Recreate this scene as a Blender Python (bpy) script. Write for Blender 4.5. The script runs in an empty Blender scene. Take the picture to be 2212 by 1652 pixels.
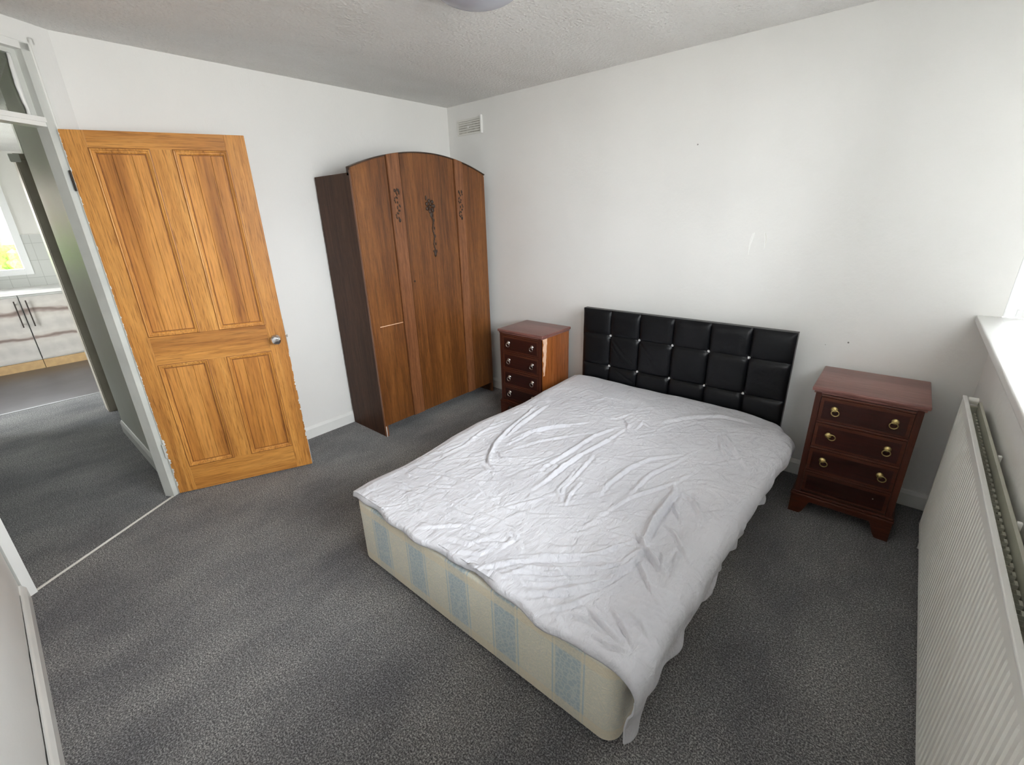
import bpy, bmesh, math, random
import numpy as np
from mathutils import Vector, Matrix, noise

sc = bpy.context.scene
COL = sc.collection
PI = math.pi

# ---------------------------------------------------------------- camera, world, light, exposure
cam_d = bpy.data.cameras.new('camera'); cam = bpy.data.objects.new('camera', cam_d); COL.objects.link(cam)
sc.camera = cam
F_PX = 972.45
cam_d.sensor_fit = 'HORIZONTAL'; cam_d.sensor_width = 36.0; cam_d.lens = 36.0 * F_PX / 2212.0
cam_d.clip_start = 0.02; cam_d.clip_end = 200
_a, _b, _c = math.radians(40.954), math.radians(-20.470), math.radians(-1.741)
_f = Vector((-math.sin(_a)*math.cos(_b), math.cos(_a)*math.cos(_b), math.sin(_b)))
_r = Vector((math.cos(_a), math.sin(_a), 0)); _u = _r.cross(_f)
_r2 = _r*math.cos(_c) + _u*math.sin(_c); _u2 = -_r*math.sin(_c) + _u*math.cos(_c)
_m = Matrix((( _r2.x, _u2.x, -_f.x, 3.21433), (_r2.y, _u2.y, -_f.y, -2.97523), (_r2.z, _u2.z, -_f.z, 1.56221), (0, 0, 0, 1)))
cam.matrix_world = _m

SKY = 9.0
w = bpy.data.worlds.new('overcast_sky'); sc.world = w; w.use_nodes = True
nt = w.node_tree; nt.nodes.clear()
_o = nt.nodes.new('ShaderNodeOutputWorld'); _bg = nt.nodes.new('ShaderNodeBackground')
_tc = nt.nodes.new('ShaderNodeTexCoord'); _sx = nt.nodes.new('ShaderNodeSeparateXYZ')
_cr = nt.nodes.new('ShaderNodeValToRGB'); _mr = nt.nodes.new('ShaderNodeMapRange')
_mr.inputs['From Min'].default_value = -1; _mr.inputs['From Max'].default_value = 1
_cr.color_ramp.elements[0].position = 0.44; _cr.color_ramp.elements[0].color = (0.51, 0.507, 0.49, 1)
_cr.color_ramp.elements[1].position = 0.52; _cr.color_ramp.elements[1].color = (0.935, 0.968, 1.0, 1)
nt.links.new(_tc.outputs['Generated'], _sx.inputs[0]); nt.links.new(_sx.outputs['Z'], _mr.inputs['Value'])
nt.links.new(_mr.outputs[0], _cr.inputs[0]); nt.links.new(_cr.outputs[0], _bg.inputs['Color'])
_bg.inputs['Strength'].default_value = SKY
nt.links.new(_bg.outputs[0], _o.inputs[0])
w.cycles.sampling_method = 'MANUAL'; w.cycles.sample_map_resolution = 512

def portal(name, loc, rot, sx, sy):                      # guides sky light through a window opening
    l = bpy.data.lights.new(name, 'AREA'); l.shape = 'RECTANGLE'; l.size = sx; l.size_y = sy
    l.cycles.is_portal = True
    o = bpy.data.objects.new(name, l); COL.objects.link(o); o.location = loc; o.rotation_euler = rot
portal('window_portal', (4.235, -2.05, 1.68), (0, math.radians(90), 0), 1.26, 2.12)
portal('added_door_portal', (-3.1, -4.62, 1.03), (math.radians(90), 0, 0), 1.2, 2.05)  # serves the added garden door
portal('kitchen_portal', (-5.12, -3.2, 1.6), (0, math.radians(-90), 0), 1.12, 1.46)

sc.view_settings.view_transform = 'Standard'; sc.view_settings.look = 'None'
sc.view_settings.gamma = 1.0; sc.view_settings.use_curve_mapping = False
sc.view_settings.exposure = 1.56
sc.cycles.max_bounces = 14; sc.cycles.diffuse_bounces = 9; sc.cycles.glossy_bounces = 4
sc.cycles.transmission_bounces = 8; sc.cycles.transparent_max_bounces = 12
sc.cycles.sample_clamp_indirect = 8.0; sc.cycles.caustics_reflective = False; sc.cycles.caustics_refractive = False
sc.cycles.use_denoising = True

# ---------------------------------------------------------------- materials
def new_mat(name):
    m = bpy.data.materials.new(name); m.use_nodes = True
    t = m.node_tree; b = t.nodes['Principled BSDF']
    return m, t, b
def N(t, kind, **kw):
    n = t.nodes.new(kind)
    for k, v in kw.items():
        if k.startswith('i_'):
            n.inputs[k[2:].replace('_', ' ')].default_value = v
        else: setattr(n, k, v)
    return n
def L(t, a, b): t.links.new(a, b)
def coords(t, scale=(1, 1, 1), rot=(0, 0, 0), kind='Object'):
    tc = N(t, 'ShaderNodeTexCoord'); mp = N(t, 'ShaderNodeMapping')
    mp.inputs['Scale'].default_value = scale; mp.inputs['Rotation'].default_value = rot
    L(t, tc.outputs[kind], mp.inputs['Vector']); return mp.outputs['Vector']
def ramp(t, fac, stops):
    r = N(t, 'ShaderNodeValToRGB'); e = r.color_ramp.elements
    while len(e) < len(stops): e.new(0.5)
    for i, (p, c) in enumerate(stops):
        e[i].position = p; e[i].color = (*c, 1) if len(c) == 3 else c
    L(t, fac, r.inputs['Fac']); return r.outputs['Color']
def mix(t, fac, a, b, mode='MIX'):
    m = N(t, 'ShaderNodeMix', data_type='RGBA', blend_type=mode)
    for s, v in ((m.inputs[0], fac), (m.inputs[6], a), (m.inputs[7], b)):
        if isinstance(v, (int, float)): s.default_value = v
        elif isinstance(v, tuple): s.default_value = (*v, 1) if len(v) == 3 else v
        else: L(t, v, s)
    return m.outputs[2]
def bump(t, b, height, strength=0.3, dist=0.01, prev=None):
    n = N(t, 'ShaderNodeBump'); n.inputs['Strength'].default_value = strength; n.inputs['Distance'].default_value = dist
    L(t, height, n.inputs['Height'])
    if prev is not None: L(t, prev, n.inputs['Normal'])
    if b is not None: L(t, n.outputs['Normal'], b.inputs['Normal'])
    return n.outputs['Normal']
def plain(name, col, rough=0.5, metal=0.0, spec=0.5, var=0.06, scale=6):
    m, t, b = new_mat(name)
    n = N(t, 'ShaderNodeTexNoise', i_Scale=scale, i_Detail=4); L(t, coords(t), n.inputs['Vector'])
    lo = tuple(c*(1-var) for c in col); hi = tuple(min(1, c*(1+var)) for c in col)
    L(t, ramp(t, n.outputs['Fac'], [(0.3, lo), (0.7, hi)]), b.inputs['Base Color'])
    b.inputs['Roughness'].default_value = rough; b.inputs['Metallic'].default_value = metal
    b.inputs['Specular IOR Level'].default_value = spec
    return m
def wood(name, dark, mid, light, axis='z', grain=38, rough=0.4, figure=0.5, spec=0.5, streak=1.0, bmp=0.12, coat=0.0, flecks=0.5):
    m, t, b = new_mat(name)
    k = {'x': 0, 'y': 1, 'z': 2}[axis]
    s = [1.0, 1.0, 1.0]; s[k] = 0.055
    v = coords(t, tuple(s))
    warp = N(t, 'ShaderNodeTexNoise', i_Scale=5.0, i_Detail=3, i_Roughness=0.5); L(t, v, warp.inputs['Vector'])
    add = N(t, 'ShaderNodeMix', data_type='RGBA', blend_type='LINEAR_LIGHT'); add.inputs[0].default_value = 0.05*figure*2
    L(t, v, add.inputs[6]); L(t, warp.outputs['Color'], add.inputs[7])
    g1 = N(t, 'ShaderNodeTexNoise', i_Scale=grain, i_Detail=6, i_Roughness=0.65); L(t, add.outputs[2], g1.inputs['Vector'])
    g2 = N(t, 'ShaderNodeTexNoise', i_Scale=grain*5, i_Detail=3, i_Roughness=0.6); L(t, v, g2.inputs['Vector'])
    big = N(t, 'ShaderNodeTexNoise', i_Scale=7.0, i_Detail=2, i_Roughness=0.5); L(t, add.outputs[2], big.inputs['Vector'])
    c = ramp(t, g1.outputs['Fac'], [(0.30, dark), (0.5, mid), (0.70, light)])
    c = mix(t, 0.45*streak, c, ramp(t, big.outputs['Fac'], [(0.35, dark), (0.5, mid), (0.62, light)]))
    c = mix(t, 0.35, c, ramp(t, g2.outputs['Fac'], [(0.35, (0.45,)*3), (0.6, (1.0,)*3)]), 'MULTIPLY')
    fv = [1.0, 1.0, 1.0]; fv[k] = 0.05
    fl = N(t, 'ShaderNodeTexNoise', i_Scale=grain*4.5, i_Detail=3, i_Roughness=0.7); L(t, coords(t, tuple(fv)), fl.inputs['Vector'])
    c = mix(t, flecks, c, ramp(t, fl.outputs['Fac'], [(0.36, (0.35, 0.26, 0.2)), (0.48, (1.0,)*3)]), 'MULTIPLY')
    L(t, c, b.inputs['Base Color'])
    b.inputs['Roughness'].default_value = rough; b.inputs['Specular IOR Level'].default_value = spec
    b.inputs['Coat Weight'].default_value = coat; b.inputs['Coat Roughness'].default_value = 0.2
    bump(t, b, g2.outputs['Fac'], bmp, 0.002)
    return m

def wall_paint(name, col, seams=False, tex=1.0, rough=0.75):
    m, t, b = new_mat(name)
    v = coords(t)
    n1 = N(t, 'ShaderNodeTexNoise', i_Scale=1.3, i_Detail=3); L(t, v, n1.inputs['Vector'])
    lo = tuple(c*0.955 for c in col)
    L(t, ramp(t, n1.outputs['Fac'], [(0.35, lo), (0.65, col)]), b.inputs['Base Color'])
    b.inputs['Roughness'].default_value = rough; b.inputs['Specular IOR Level'].default_value = 0.3
    n2 = N(t, 'ShaderNodeTexNoise', i_Scale=160, i_Detail=3); L(t, coords(t, (1, 1, 0.35)), n2.inputs['Vector'])
    n3 = N(t, 'ShaderNodeTexNoise', i_Scale=7, i_Detail=4, i_Roughness=0.6); L(t, v, n3.inputs['Vector'])
    p = bump(t, None, n2.outputs['Fac'], 0.16*tex, 0.004)
    bump(t, b, n3.outputs['Fac'], 0.22*tex, 0.02, p)
    return m

M = {}
M['wall'] = wall_paint('white_wallpaper', (0.812, 0.806, 0.788))
M['wall_hall'] = wall_paint('cream_gloss_wall', (0.60, 0.61, 0.56), rough=0.5, tex=1.4)
M['wall_plain'] = wall_paint('kitchen_wall_paint', (0.78, 0.77, 0.74))

def ceiling_mat():
    m, t, b = new_mat('stippled_ceiling_paint')
    v = coords(t)
    st = N(t, 'ShaderNodeTexNoise', i_Scale=1.6, i_Detail=3, i_Roughness=0.55); L(t, coords(t, (1.0, 0.35, 1)), st.inputs['Vector'])
    L(t, ramp(t, st.outputs['Fac'], [(0.3, (0.82, 0.805, 0.78)), (0.6, (0.90, 0.895, 0.88))]), b.inputs['Base Color'])
    b.inputs['Roughness'].default_value = 0.85
    vo = N(t, 'ShaderNodeTexVoronoi', i_Scale=60); L(t, v, vo.inputs['Vector'])
    n2 = N(t, 'ShaderNodeTexNoise', i_Scale=110, i_Detail=4, i_Roughness=0.7); L(t, v, n2.inputs['Vector'])
    n3 = N(t, 'ShaderNodeTexNoise', i_Scale=9, i_Detail=4); L(t, coords(t, (1.6, 0.5, 1)), n3.inputs['Vector'])
    p = bump(t, None, vo.outputs['Distance'], 0.7, 0.010)
    p = bump(t, None, n2.outputs['Fac'], 0.9, 0.010, p)
    bump(t, b, n3.outputs['Fac'], 0.3, 0.02, p)
    return m
M['ceiling'] = ceiling_mat()

def carpet_mat():
    m, t, b = new_mat('charcoal_carpet')
    v = coords(t)
    f = N(t, 'ShaderNodeTexNoise', i_Scale=185, i_Detail=3, i_Roughness=0.8); L(t, v, f.inputs['Vector'])
    g = N(t, 'ShaderNodeTexNoise', i_Scale=75, i_Detail=2, i_Roughness=0.7); L(t, v, g.inputs['Vector'])
    nap = N(t, 'ShaderNodeTexNoise', i_Scale=2.6, i_Detail=4, i_Roughness=0.62); L(t, coords(t, (1, 0.55, 1), (0, 0, 0.6)), nap.inputs['Vector'])
    c = ramp(t, f.outputs['Fac'], [(0.38, (0.035, 0.035, 0.038)), (0.50, (0.16, 0.16, 0.167)), (0.62, (0.50, 0.495, 0.49))])
    c = mix(t, 0.45, c, ramp(t, g.outputs['Fac'], [(0.38, (0.5,)*3), (0.62, (1.25,)*3)]), 'MULTIPLY')
    c = mix(t, 1.0, c, ramp(t, nap.outputs['Fac'], [(0.34, (0.62, 0.62, 0.65)), (0.64, (1.22, 1.20, 1.17))]), 'MULTIPLY')
    L(t, c, b.inputs['Base Color']); b.inputs['Roughness'].default_value = 1.0
    b.inputs['Specular IOR Level'].default_value = 0.1
    b.inputs['Sheen Weight'].default_value = 0.25; b.inputs['Sheen Roughness'].default_value = 0.5
    bump(t, b, f.outputs['Fac'], 0.9, 0.008)
    return m
M['carpet'] = carpet_mat()

M['gloss'] = plain('white_gloss_paint', (0.80, 0.80, 0.78), 0.28, var=0.03)
M['gloss_grey'] = plain('aged_gloss_paint', (0.62, 0.63, 0.60), 0.35, var=0.08)
M['brown_paint'] = plain('dull_taupe_paint', (0.30, 0.27, 0.22), 0.45, var=0.12)
M['pvc'] = plain('white_pvc', (0.88, 0.89, 0.90), 0.25, var=0.01)
M['radiator'] = plain('cream_radiator_enamel', (0.84, 0.84, 0.80), 0.35, var=0.02)
M['radiator_shade'] = plain('shaded_radiator_enamel', (0.52, 0.52, 0.44), 0.5, var=0.12)  # darker enamel copy: shade between the panels put into the colour
M['metal'] = plain('polished_chrome', (0.80, 0.80, 0.82), 0.12, 1.0)
M['brass'] = plain('aged_brass', (0.62, 0.50, 0.22), 0.32, 1.0, var=0.2, scale=60)
M['pewter'] = plain('tarnished_silver', (0.62, 0.58, 0.55), 0.3, 1.0, var=0.2, scale=60)
M['iron'] = plain('dark_iron', (0.05, 0.04, 0.035), 0.6, 0.6)
M['gap'] = plain('dark_void', (0.02, 0.018, 0.016), 0.9)
M['pale_wood_glare'] = plain('bare_wood_and_glare', (0.80, 0.52, 0.36), 0.4, var=0.12, scale=40)  # wardrobe scratch, and the glare painted on the left chest's side
M['strip'] = plain('pale_edge_strip', (0.74, 0.71, 0.66), 0.4)
M['filler'] = plain('torn_paper', (0.86, 0.86, 0.84), 0.8)
M['dirt'] = plain('pencil_grey', (0.25, 0.24, 0.23), 0.8)
M['vent'] = plain('painted_over_vent', (0.74, 0.73, 0.69), 0.6)
M['vent_dark'] = plain('vent_painted_shade', (0.50, 0.48, 0.43), 0.8, var=0.3, scale=30)  # shade behind the louvres put into the backing's colour
M['lampshade'] = plain('frosted_grey_glass', (0.42, 0.43, 0.49), 0.25, var=0.06)
M['lamprim'] = plain('grey_metal_rim', (0.30, 0.30, 0.31), 0.35, 0.3)

PD, PM, PL_ = (0.34, 0.125, 0.024), (0.62, 0.27, 0.055), (0.78, 0.39, 0.10)
M['pine_z'] = wood('stripped_pine_vertical', PD, PM, PL_, 'z', 34, 0.42, 0.9, streak=1.1, flecks=0.6)
M['pine_x'] = wood('stripped_pine_horizontal', PD, PM, PL_, 'x', 30, 0.42, 0.9, streak=1.1)
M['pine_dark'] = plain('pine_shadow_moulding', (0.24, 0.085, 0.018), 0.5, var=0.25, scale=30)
M['pine_panel'] = wood('stripped_pine_panel', (0.27, 0.090, 0.016), (0.56, 0.23, 0.046), (0.74, 0.34, 0.082), 'z', 22, 0.38, 0.7, streak=1.6)
OD, OM, OL = (0.060, 0.020, 0.006), (0.165, 0.058, 0.014), (0.27, 0.105, 0.026)
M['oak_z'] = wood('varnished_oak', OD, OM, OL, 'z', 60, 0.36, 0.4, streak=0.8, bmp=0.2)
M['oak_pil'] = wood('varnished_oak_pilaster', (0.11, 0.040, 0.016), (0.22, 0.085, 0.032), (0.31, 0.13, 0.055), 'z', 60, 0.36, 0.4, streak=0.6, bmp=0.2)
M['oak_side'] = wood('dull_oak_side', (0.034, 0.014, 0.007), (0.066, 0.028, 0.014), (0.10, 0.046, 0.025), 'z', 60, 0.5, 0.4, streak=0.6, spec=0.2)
M['oak_dark'] = wood('dark_oak', (0.018, 0.008, 0.004), (0.04, 0.018, 0.008), (0.07, 0.03, 0.014), 'z', 60, 0.5)
M['mah_x'] = wood('dark_mahogany_front', (0.016, 0.003, 0.002), (0.036, 0.007, 0.005), (0.06, 0.013, 0.008), 'x', 45, 0.34, 0.5)
M['mah_band'] = wood('mahogany_banding', (0.05, 0.012, 0.006), (0.085, 0.022, 0.011), (0.125, 0.036, 0.018), 'x', 50, 0.32, 0.5)
M['mah_z'] = wood('mahogany_upright', (0.045, 0.010, 0.006), (0.075, 0.019, 0.010), (0.11, 0.031, 0.015), 'z', 50, 0.32, 0.5)
M['mah_top'] = wood('worn_mahogany_top', (0.15, 0.062, 0.052), (0.235, 0.10, 0.085), (0.31, 0.15, 0.125), 'x', 50, 0.30, 0.4, bmp=0.05)
M['mah_side'] = wood('orange_mahogany_side', (0.20, 0.055, 0.014), (0.38, 0.115, 0.026), (0.50, 0.17, 0.045), 'z', 20, 0.22, 0.6, coat=0.4)

def leather():
    m, t, b = new_mat('black_faux_leather')
    b.inputs['Base Color'].default_value = (0.004, 0.0045, 0.006, 1)
    b.inputs['Roughness'].default_value = 0.34; b.inputs['Specular IOR Level'].default_value = 0.26
    n = N(t, 'ShaderNodeTexNoise', i_Scale=14, i_Detail=4, i_Distortion=1.2); L(t, coords(t), n.inputs['Vector'])
    n2 = N(t, 'ShaderNodeTexNoise', i_Scale=300, i_Detail=2); L(t, coords(t), n2.inputs['Vector'])
    p = bump(t, None, n.outputs['Fac'], 0.25, 0.01)
    bump(t, b, n2.outputs['Fac'], 0.12, 0.001, p)
    return m
M['leather'] = leather()
M['crystal'] = plain('crystal_stud', (0.88, 0.88, 0.90), 0.15, 0.55, var=0.05)

def cover_mat():
    m, t, b = new_mat('pale_grey_cotton')
    n = N(t, 'ShaderNodeTexNoise', i_Scale=3, i_Detail=3); L(t, coords(t), n.inputs['Vector'])
    L(t, ramp(t, n.outputs['Fac'], [(0.35, (0.60, 0.60, 0.645)), (0.65, (0.67, 0.67, 0.715))]), b.inputs['Base Color'])
    b.inputs['Roughness'].default_value = 0.9; b.inputs['Specular IOR Level'].default_value = 0.2
    b.inputs['Sheen Weight'].default_value = 0.15
    a = N(t, 'ShaderNodeTexNoise', i_Scale=24, i_Detail=4, i_Roughness=0.6, i_Distortion=0.4); L(t, coords(t, (1, 0.36, 0.6), (0, 0, 0.62)), a.inputs['Vector'])
    f = N(t, 'ShaderNodeTexNoise', i_Scale=260, i_Detail=2); L(t, coords(t), f.inputs['Vector'])
    c = N(t, 'ShaderNodeTexNoise', i_Scale=11, i_Detail=3, i_Distortion=1.0); L(t, coords(t), c.inputs['Vector'])
    p = bump(t, None, a.outputs['Fac'], 0.9, 0.012)
    p = bump(t, None, c.outputs['Fac'], 0.7, 0.015, p)
    bump(t, b, f.outputs['Fac'], 0.15, 0.001, p)
    return m
M['cover'] = cover_mat()

def divan_mat():
    # damask ticking: cream ground, blue bands across the foot panel at their own positions
    m, t, b = new_mat('cream_and_blue_damask')
    tc = N(t, 'ShaderNodeTexCoord'); sx = N(t, 'ShaderNodeSeparateXYZ'); L(t, tc.outputs['Object'], sx.inputs[0])
    def band(src, c, hw, soft=0.004):
        d = N(t, 'ShaderNodeMath', operation='SUBTRACT'); L(t, src, d.inputs[0]); d.inputs[1].default_value = c
        a = N(t, 'ShaderNodeMath', operation='ABSOLUTE'); L(t, d.outputs[0], a.inputs[0])
        r = N(t, 'ShaderNodeMapRange'); L(t, a.outputs[0], r.inputs['Value'])
        r.inputs['From Min'].default_value = hw+soft; r.inputs['From Max'].default_value = hw-soft
        return r.outputs[0]
    def mx(a, c):
        q = N(t, 'ShaderNodeMath', operation='MAXIMUM'); L(t, a, q.inputs[0]); L(t, c, q.inputs[1]); return q.outputs[0]
    tot = None; edge = None
    for c in DIV_BANDS:
        x_ = band(sx.outputs['X'], c, 0.048); tot = x_ if tot is None else mx(tot, x_)
        for e in (c-0.058, c+0.058):
            y_ = band(sx.outputs['X'], e, 0.003, 0.002); edge = y_ if edge is None else mx(edge, y_)
    scroll = N(t, 'ShaderNodeTexNoise', i_Scale=34, i_Detail=3, i_Distortion=3.0); L(t, coords(t), scroll.inputs['Vector'])
    scroll2 = N(t, 'ShaderNodeTexVoronoi', i_Scale=58); scroll2.feature = 'DISTANCE_TO_EDGE'; L(t, coords(t), scroll2.inputs['Vector'])
    cream = ramp(t, scroll.outputs['Fac'], [(0.42, (0.76, 0.73, 0.61)), (0.5, (0.66, 0.66, 0.585)), (0.58, (0.78, 0.74, 0.62))])
    blue = ramp(t, scroll2.outputs['Distance'], [(0.03, (0.58, 0.63, 0.62)), (0.16, (0.43, 0.52, 0.56))])
    c = mix(t, tot, cream, blue); c = mix(t, edge, c, (0.48, 0.57, 0.60))
    # beige borders along the top and bottom
    for z0, hw in ((0.315, 0.02), (0.05, 0.025)):
        c = mix(t, band(sx.outputs['Z'], z0, hw), c, mix(t, 0.6, c, (0.80, 0.70, 0.52)))
    L(t, c, b.inputs['Base Color']); b.inputs['Roughness'].default_value = 0.7
    b.inputs['Sheen Weight'].default_value = 0.2
    bump(t, b, scroll.outputs['Fac'], 0.35, 0.006)
    return m
DIV_BANDS = [0.196, 0.442, 0.690, 0.928, 1.190]      # metres from the bed's left side
M['divan'] = divan_mat()

def marble_mat():
    m, t, b = new_mat('veined_marble_laminate')
    v = coords(t)
    wv = N(t, 'ShaderNodeTexWave', wave_type='BANDS', bands_direction='Z', i_Scale=0.95, i_Distortion=9.0, i_Detail=5, i_Detail_Scale=1.0)
    L(t, coords(t, (1, 0.55, 1)), wv.inputs['Vector'])
    n = N(t, 'ShaderNodeTexNoise', i_Scale=9, i_Detail=5); L(t, v, n.inputs['Vector'])
    c = ramp(t, wv.outputs['Fac'], [(0.0, (0.22, 0.17, 0.15)), (0.03, (0.36, 0.30, 0.27)), (0.09, (0.52, 0.48, 0.44)), (0.5, (0.56, 0.53, 0.49)), (1.0, (0.50, 0.47, 0.44))])
    c = mix(t, 0.3, c, ramp(t, n.outputs['Fac'], [(0.4, (0.75,)*3), (0.6, (1.05,)*3)]), 'MULTIPLY')
    L(t, c, b.inputs['Base Color']); b.inputs['Roughness'].default_value = 0.25
    return m
M['marble'] = marble_mat()
def tile_mat():
    m, t, b = new_mat('pale_grey_wall_tiles')
    br = N(t, 'ShaderNodeTexBrick', offset=0.0, i_Scale=1.0, i_Mortar_Size=0.003, i_Brick_Width=0.15, i_Row_Height=0.2)
    br.inputs['Color1'].default_value = (0.60, 0.61, 0.59, 1); br.inputs['Color2'].default_value = (0.57, 0.58, 0.56, 1)
    br.inputs['Mortar'].default_value = (0.44, 0.45, 0.43, 1)
    tc = N(t, 'ShaderNodeTexCoord'); sx = N(t, 'ShaderNodeSeparateXYZ'); cb = N(t, 'ShaderNodeCombineXYZ')
    L(t, tc.outputs['Object'], sx.inputs[0]); L(t, sx.outputs['Y'], cb.inputs['X']); L(t, sx.outputs['Z'], cb.inputs['Y'])
    L(t, cb.outputs[0], br.inputs['Vector']); L(t, br.outputs['Color'], b.inputs['Base Color'])
    b.inputs['Roughness'].default_value = 0.3
    return m
M['tile'] = tile_mat()
M['worktop'] = plain('white_worktop', (0.78, 0.77, 0.76), 0.2)
M['plinth'] = plain('light_oak_plinth', (0.50, 0.33, 0.16), 0.5, var=0.1, scale=20)
M['vinyl'] = plain('slate_vinyl', (0.055, 0.05, 0.058), 0.28, var=0.25, scale=5)
M['hedge'] = plain('lime_leaf_green', (0.15, 0.30, 0.03), 0.7, var=0.55, scale=22)  # the leaves' own lime green, varied by noise
M['paving'] = plain('pale_patio_paving', (0.30, 0.29, 0.26), 0.9, var=0.2, scale=12)
def brick_mat():
    m, t, b = new_mat('pinkish_house_brick')
    br = N(t, 'ShaderNodeTexBrick', i_Scale=1.0, i_Mortar_Size=0.012, i_Brick_Width=0.22, i_Row_Height=0.075)
    br.inputs['Color1'].default_value = (0.42, 0.26, 0.22, 1); br.inputs['Color2'].default_value = (0.34, 0.20, 0.17, 1)
    br.inputs['Mortar'].default_value = (0.5, 0.46, 0.42, 1)
    tc = N(t, 'ShaderNodeTexCoord'); sx = N(t, 'ShaderNodeSeparateXYZ'); cb = N(t, 'ShaderNodeCombineXYZ')
    L(t, tc.outputs['Object'], sx.inputs[0]); L(t, sx.outputs['Y'], cb.inputs['X']); L(t, sx.outputs['Z'], cb.inputs['Y'])
    L(t, cb.outputs[0], br.inputs['Vector']); L(t, br.outputs['Color'], b.inputs['Base Color'])
    b.inputs['Roughness'].default_value = 0.9
    return m
M['brick'] = brick_mat()
def glass_mat():
    m, t, b = new_mat('window_glass')
    for n in list(t.nodes):
        if n.type == 'BSDF_PRINCIPLED': t.nodes.remove(n)
    out = [n for n in t.nodes if n.type == 'OUTPUT_MATERIAL'][0]
    tr = N(t, 'ShaderNodeBsdfTransparent'); gl = N(t, 'ShaderNodeBsdfGlossy'); gl.inputs['Roughness'].default_value = 0.03
    fr = N(t, 'ShaderNodeFresnel'); fr.inputs['IOR'].default_value = 1.45; mx = N(t, 'ShaderNodeMixShader')
    tr.inputs['Color'].default_value = (0.96, 0.966, 0.96, 1)
    L(t, fr.outputs[0], mx.inputs[0]); L(t, tr.outputs[0], mx.inputs[1]); L(t, gl.outputs[0], mx.inputs[2]); L(t, mx.outputs[0], out.inputs[0])
    return m
M['glass'] = glass_mat()

# ---------------------------------------------------------------- mesh helpers
def bx(bm, x0, x1, y0, y1, z0, z1, bev=0.0, seg=2, mi=0):
    vs = [bm.verts.new((x, y, z)) for x in (x0, x1) for y in (y0, y1) for z in (z0, z1)]
    fs = [(0, 1, 3, 2), (4, 6, 7, 5), (0, 4, 5, 1), (2, 3, 7, 6), (0, 2, 6, 4), (1, 5, 7, 3)]
    faces = [bm.faces.new([vs[i] for i in f]) for f in fs]
    for f in faces: f.material_index = mi
    if bev > 0:
        es = list({e for f in faces for e in f.edges})
        bmesh.ops.bevel(bm, geom=es, offset=bev, segments=seg, profile=0.6, affect='EDGES', clamp_overlap=True)
def B(*a, bev=0.0, seg=2):
    bm = bmesh.new(); bx(bm, *a, bev=bev, seg=seg); return bm
def prism(bm, pts, z0, z1, axis='z'):
    def P(a, b, c): return {'z': (a, b, c), 'y': (a, c, b), 'x': (c, a, b)}[axis]
    lo = [bm.verts.new(P(a, b, z0)) for a, b in pts]; hi = [bm.verts.new(P(a, b, z1)) for a, b in pts]
    n = len(pts)
    bm.faces.new(lo[::-1]); bm.faces.new(hi)
    for i in range(n): bm.faces.new((lo[i], lo[(i+1) % n], hi[(i+1) % n], hi[i]))
    bmesh.ops.recalc_face_normals(bm, faces=bm.faces)
def lathe(bm, prof, axis='z', at=(0, 0, 0), seg=32):
    rings = []
    for r, h in prof:
        ring = []
        for i in range(seg):
            a = 2*PI*i/seg; c, s = r*math.cos(a), r*math.sin(a)
            p = {'z': (c, s, h), 'y': (c, h, s), 'x': (h, c, s)}[axis]
            ring.append(bm.verts.new((at[0]+p[0], at[1]+p[1], at[2]+p[2])))
        rings.append(ring)
    fs = []
    for a, b in zip(rings, rings[1:]):
        for i in range(seg): fs.append(bm.faces.new((a[i], a[(i+1) % seg], b[(i+1) % seg], b[i])))
    fs.append(bm.faces.new(rings[0])); fs.append(bm.faces.new(rings[-1]))
    bmesh.ops.recalc_face_normals(bm, faces=fs)
def torus(bm, R, r, at, rot=None, seg=28, sg=8):
    g = []
    for i in range(seg):
        a = 2*PI*i/seg; ring = []
        for j in range(sg):
            b = 2*PI*j/sg
            p = Vector(((R+r*math.cos(b))*math.cos(a), r*math.sin(b), (R+r*math.cos(b))*math.sin(a)))
            if rot is not None: p = rot @ p
            ring.append(bm.verts.new(p+Vector(at)))
        g.append(ring)
    for i in range(seg):
        for j in range(sg):
            bm.faces.new((g[i][j], g[(i+1) % seg][j], g[(i+1) % seg][(j+1) % sg], g[i][(j+1) % sg]))
def blob(bm, at, s, seg=10):
    r = bmesh.ops.create_uvsphere(bm, u_segments=seg, v_segments=max(6, seg-2), radius=1.0)
    for v in r['verts']: v.co = Vector((v.co.x*s[0]+at[0], v.co.y*s[1]+at[1], v.co.z*s[2]+at[2]))
def ob(name, bm, mat, parent=None, smooth=False, loc=None, **props):
    bmesh.ops.recalc_face_normals(bm, faces=bm.faces)
    me = bpy.data.meshes.new(name); bm.to_mesh(me); bm.free()
    for mm in (mat if isinstance(mat, (list, tuple)) else [mat]): me.materials.append(mm)
    if smooth:
        for p in me.polygons: p.use_smooth = True
        if smooth == 'auto':
            me.set_sharp_from_angle(angle=math.radians(38))
    o = bpy.data.objects.new(name, me); COL.objects.link(o)
    if parent is not None: o.parent = parent
    if loc is not None: o.location = loc
    for k, v in props.items(): o[k] = v
    return o
def struct(name, bm, mat, label=None, parent=None, **k):
    o = ob(name, bm, mat, parent, **k)
    if parent is None:
        o['kind'] = 'structure'
        if label: o['label'] = label; o['category'] = name.split('_')[0]
    return o
def thing(name, label, cat, loc=(0, 0, 0), rotz=0.0, group=None, kind=None):
    o = bpy.data.objects.new(name, None); COL.objects.link(o); o.location = loc; o.rotation_euler = (0, 0, rotz)
    o.empty_display_size = 0.1
    o['label'] = label; o['category'] = cat
    if group: o['group'] = group
    if kind: o['kind'] = kind
    return o
def copy_tree(o, parent=None):
    c = o.copy(); COL.objects.link(c); c.parent = parent
    for ch in list(o.children): copy_tree(ch, c)
    return c

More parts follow.
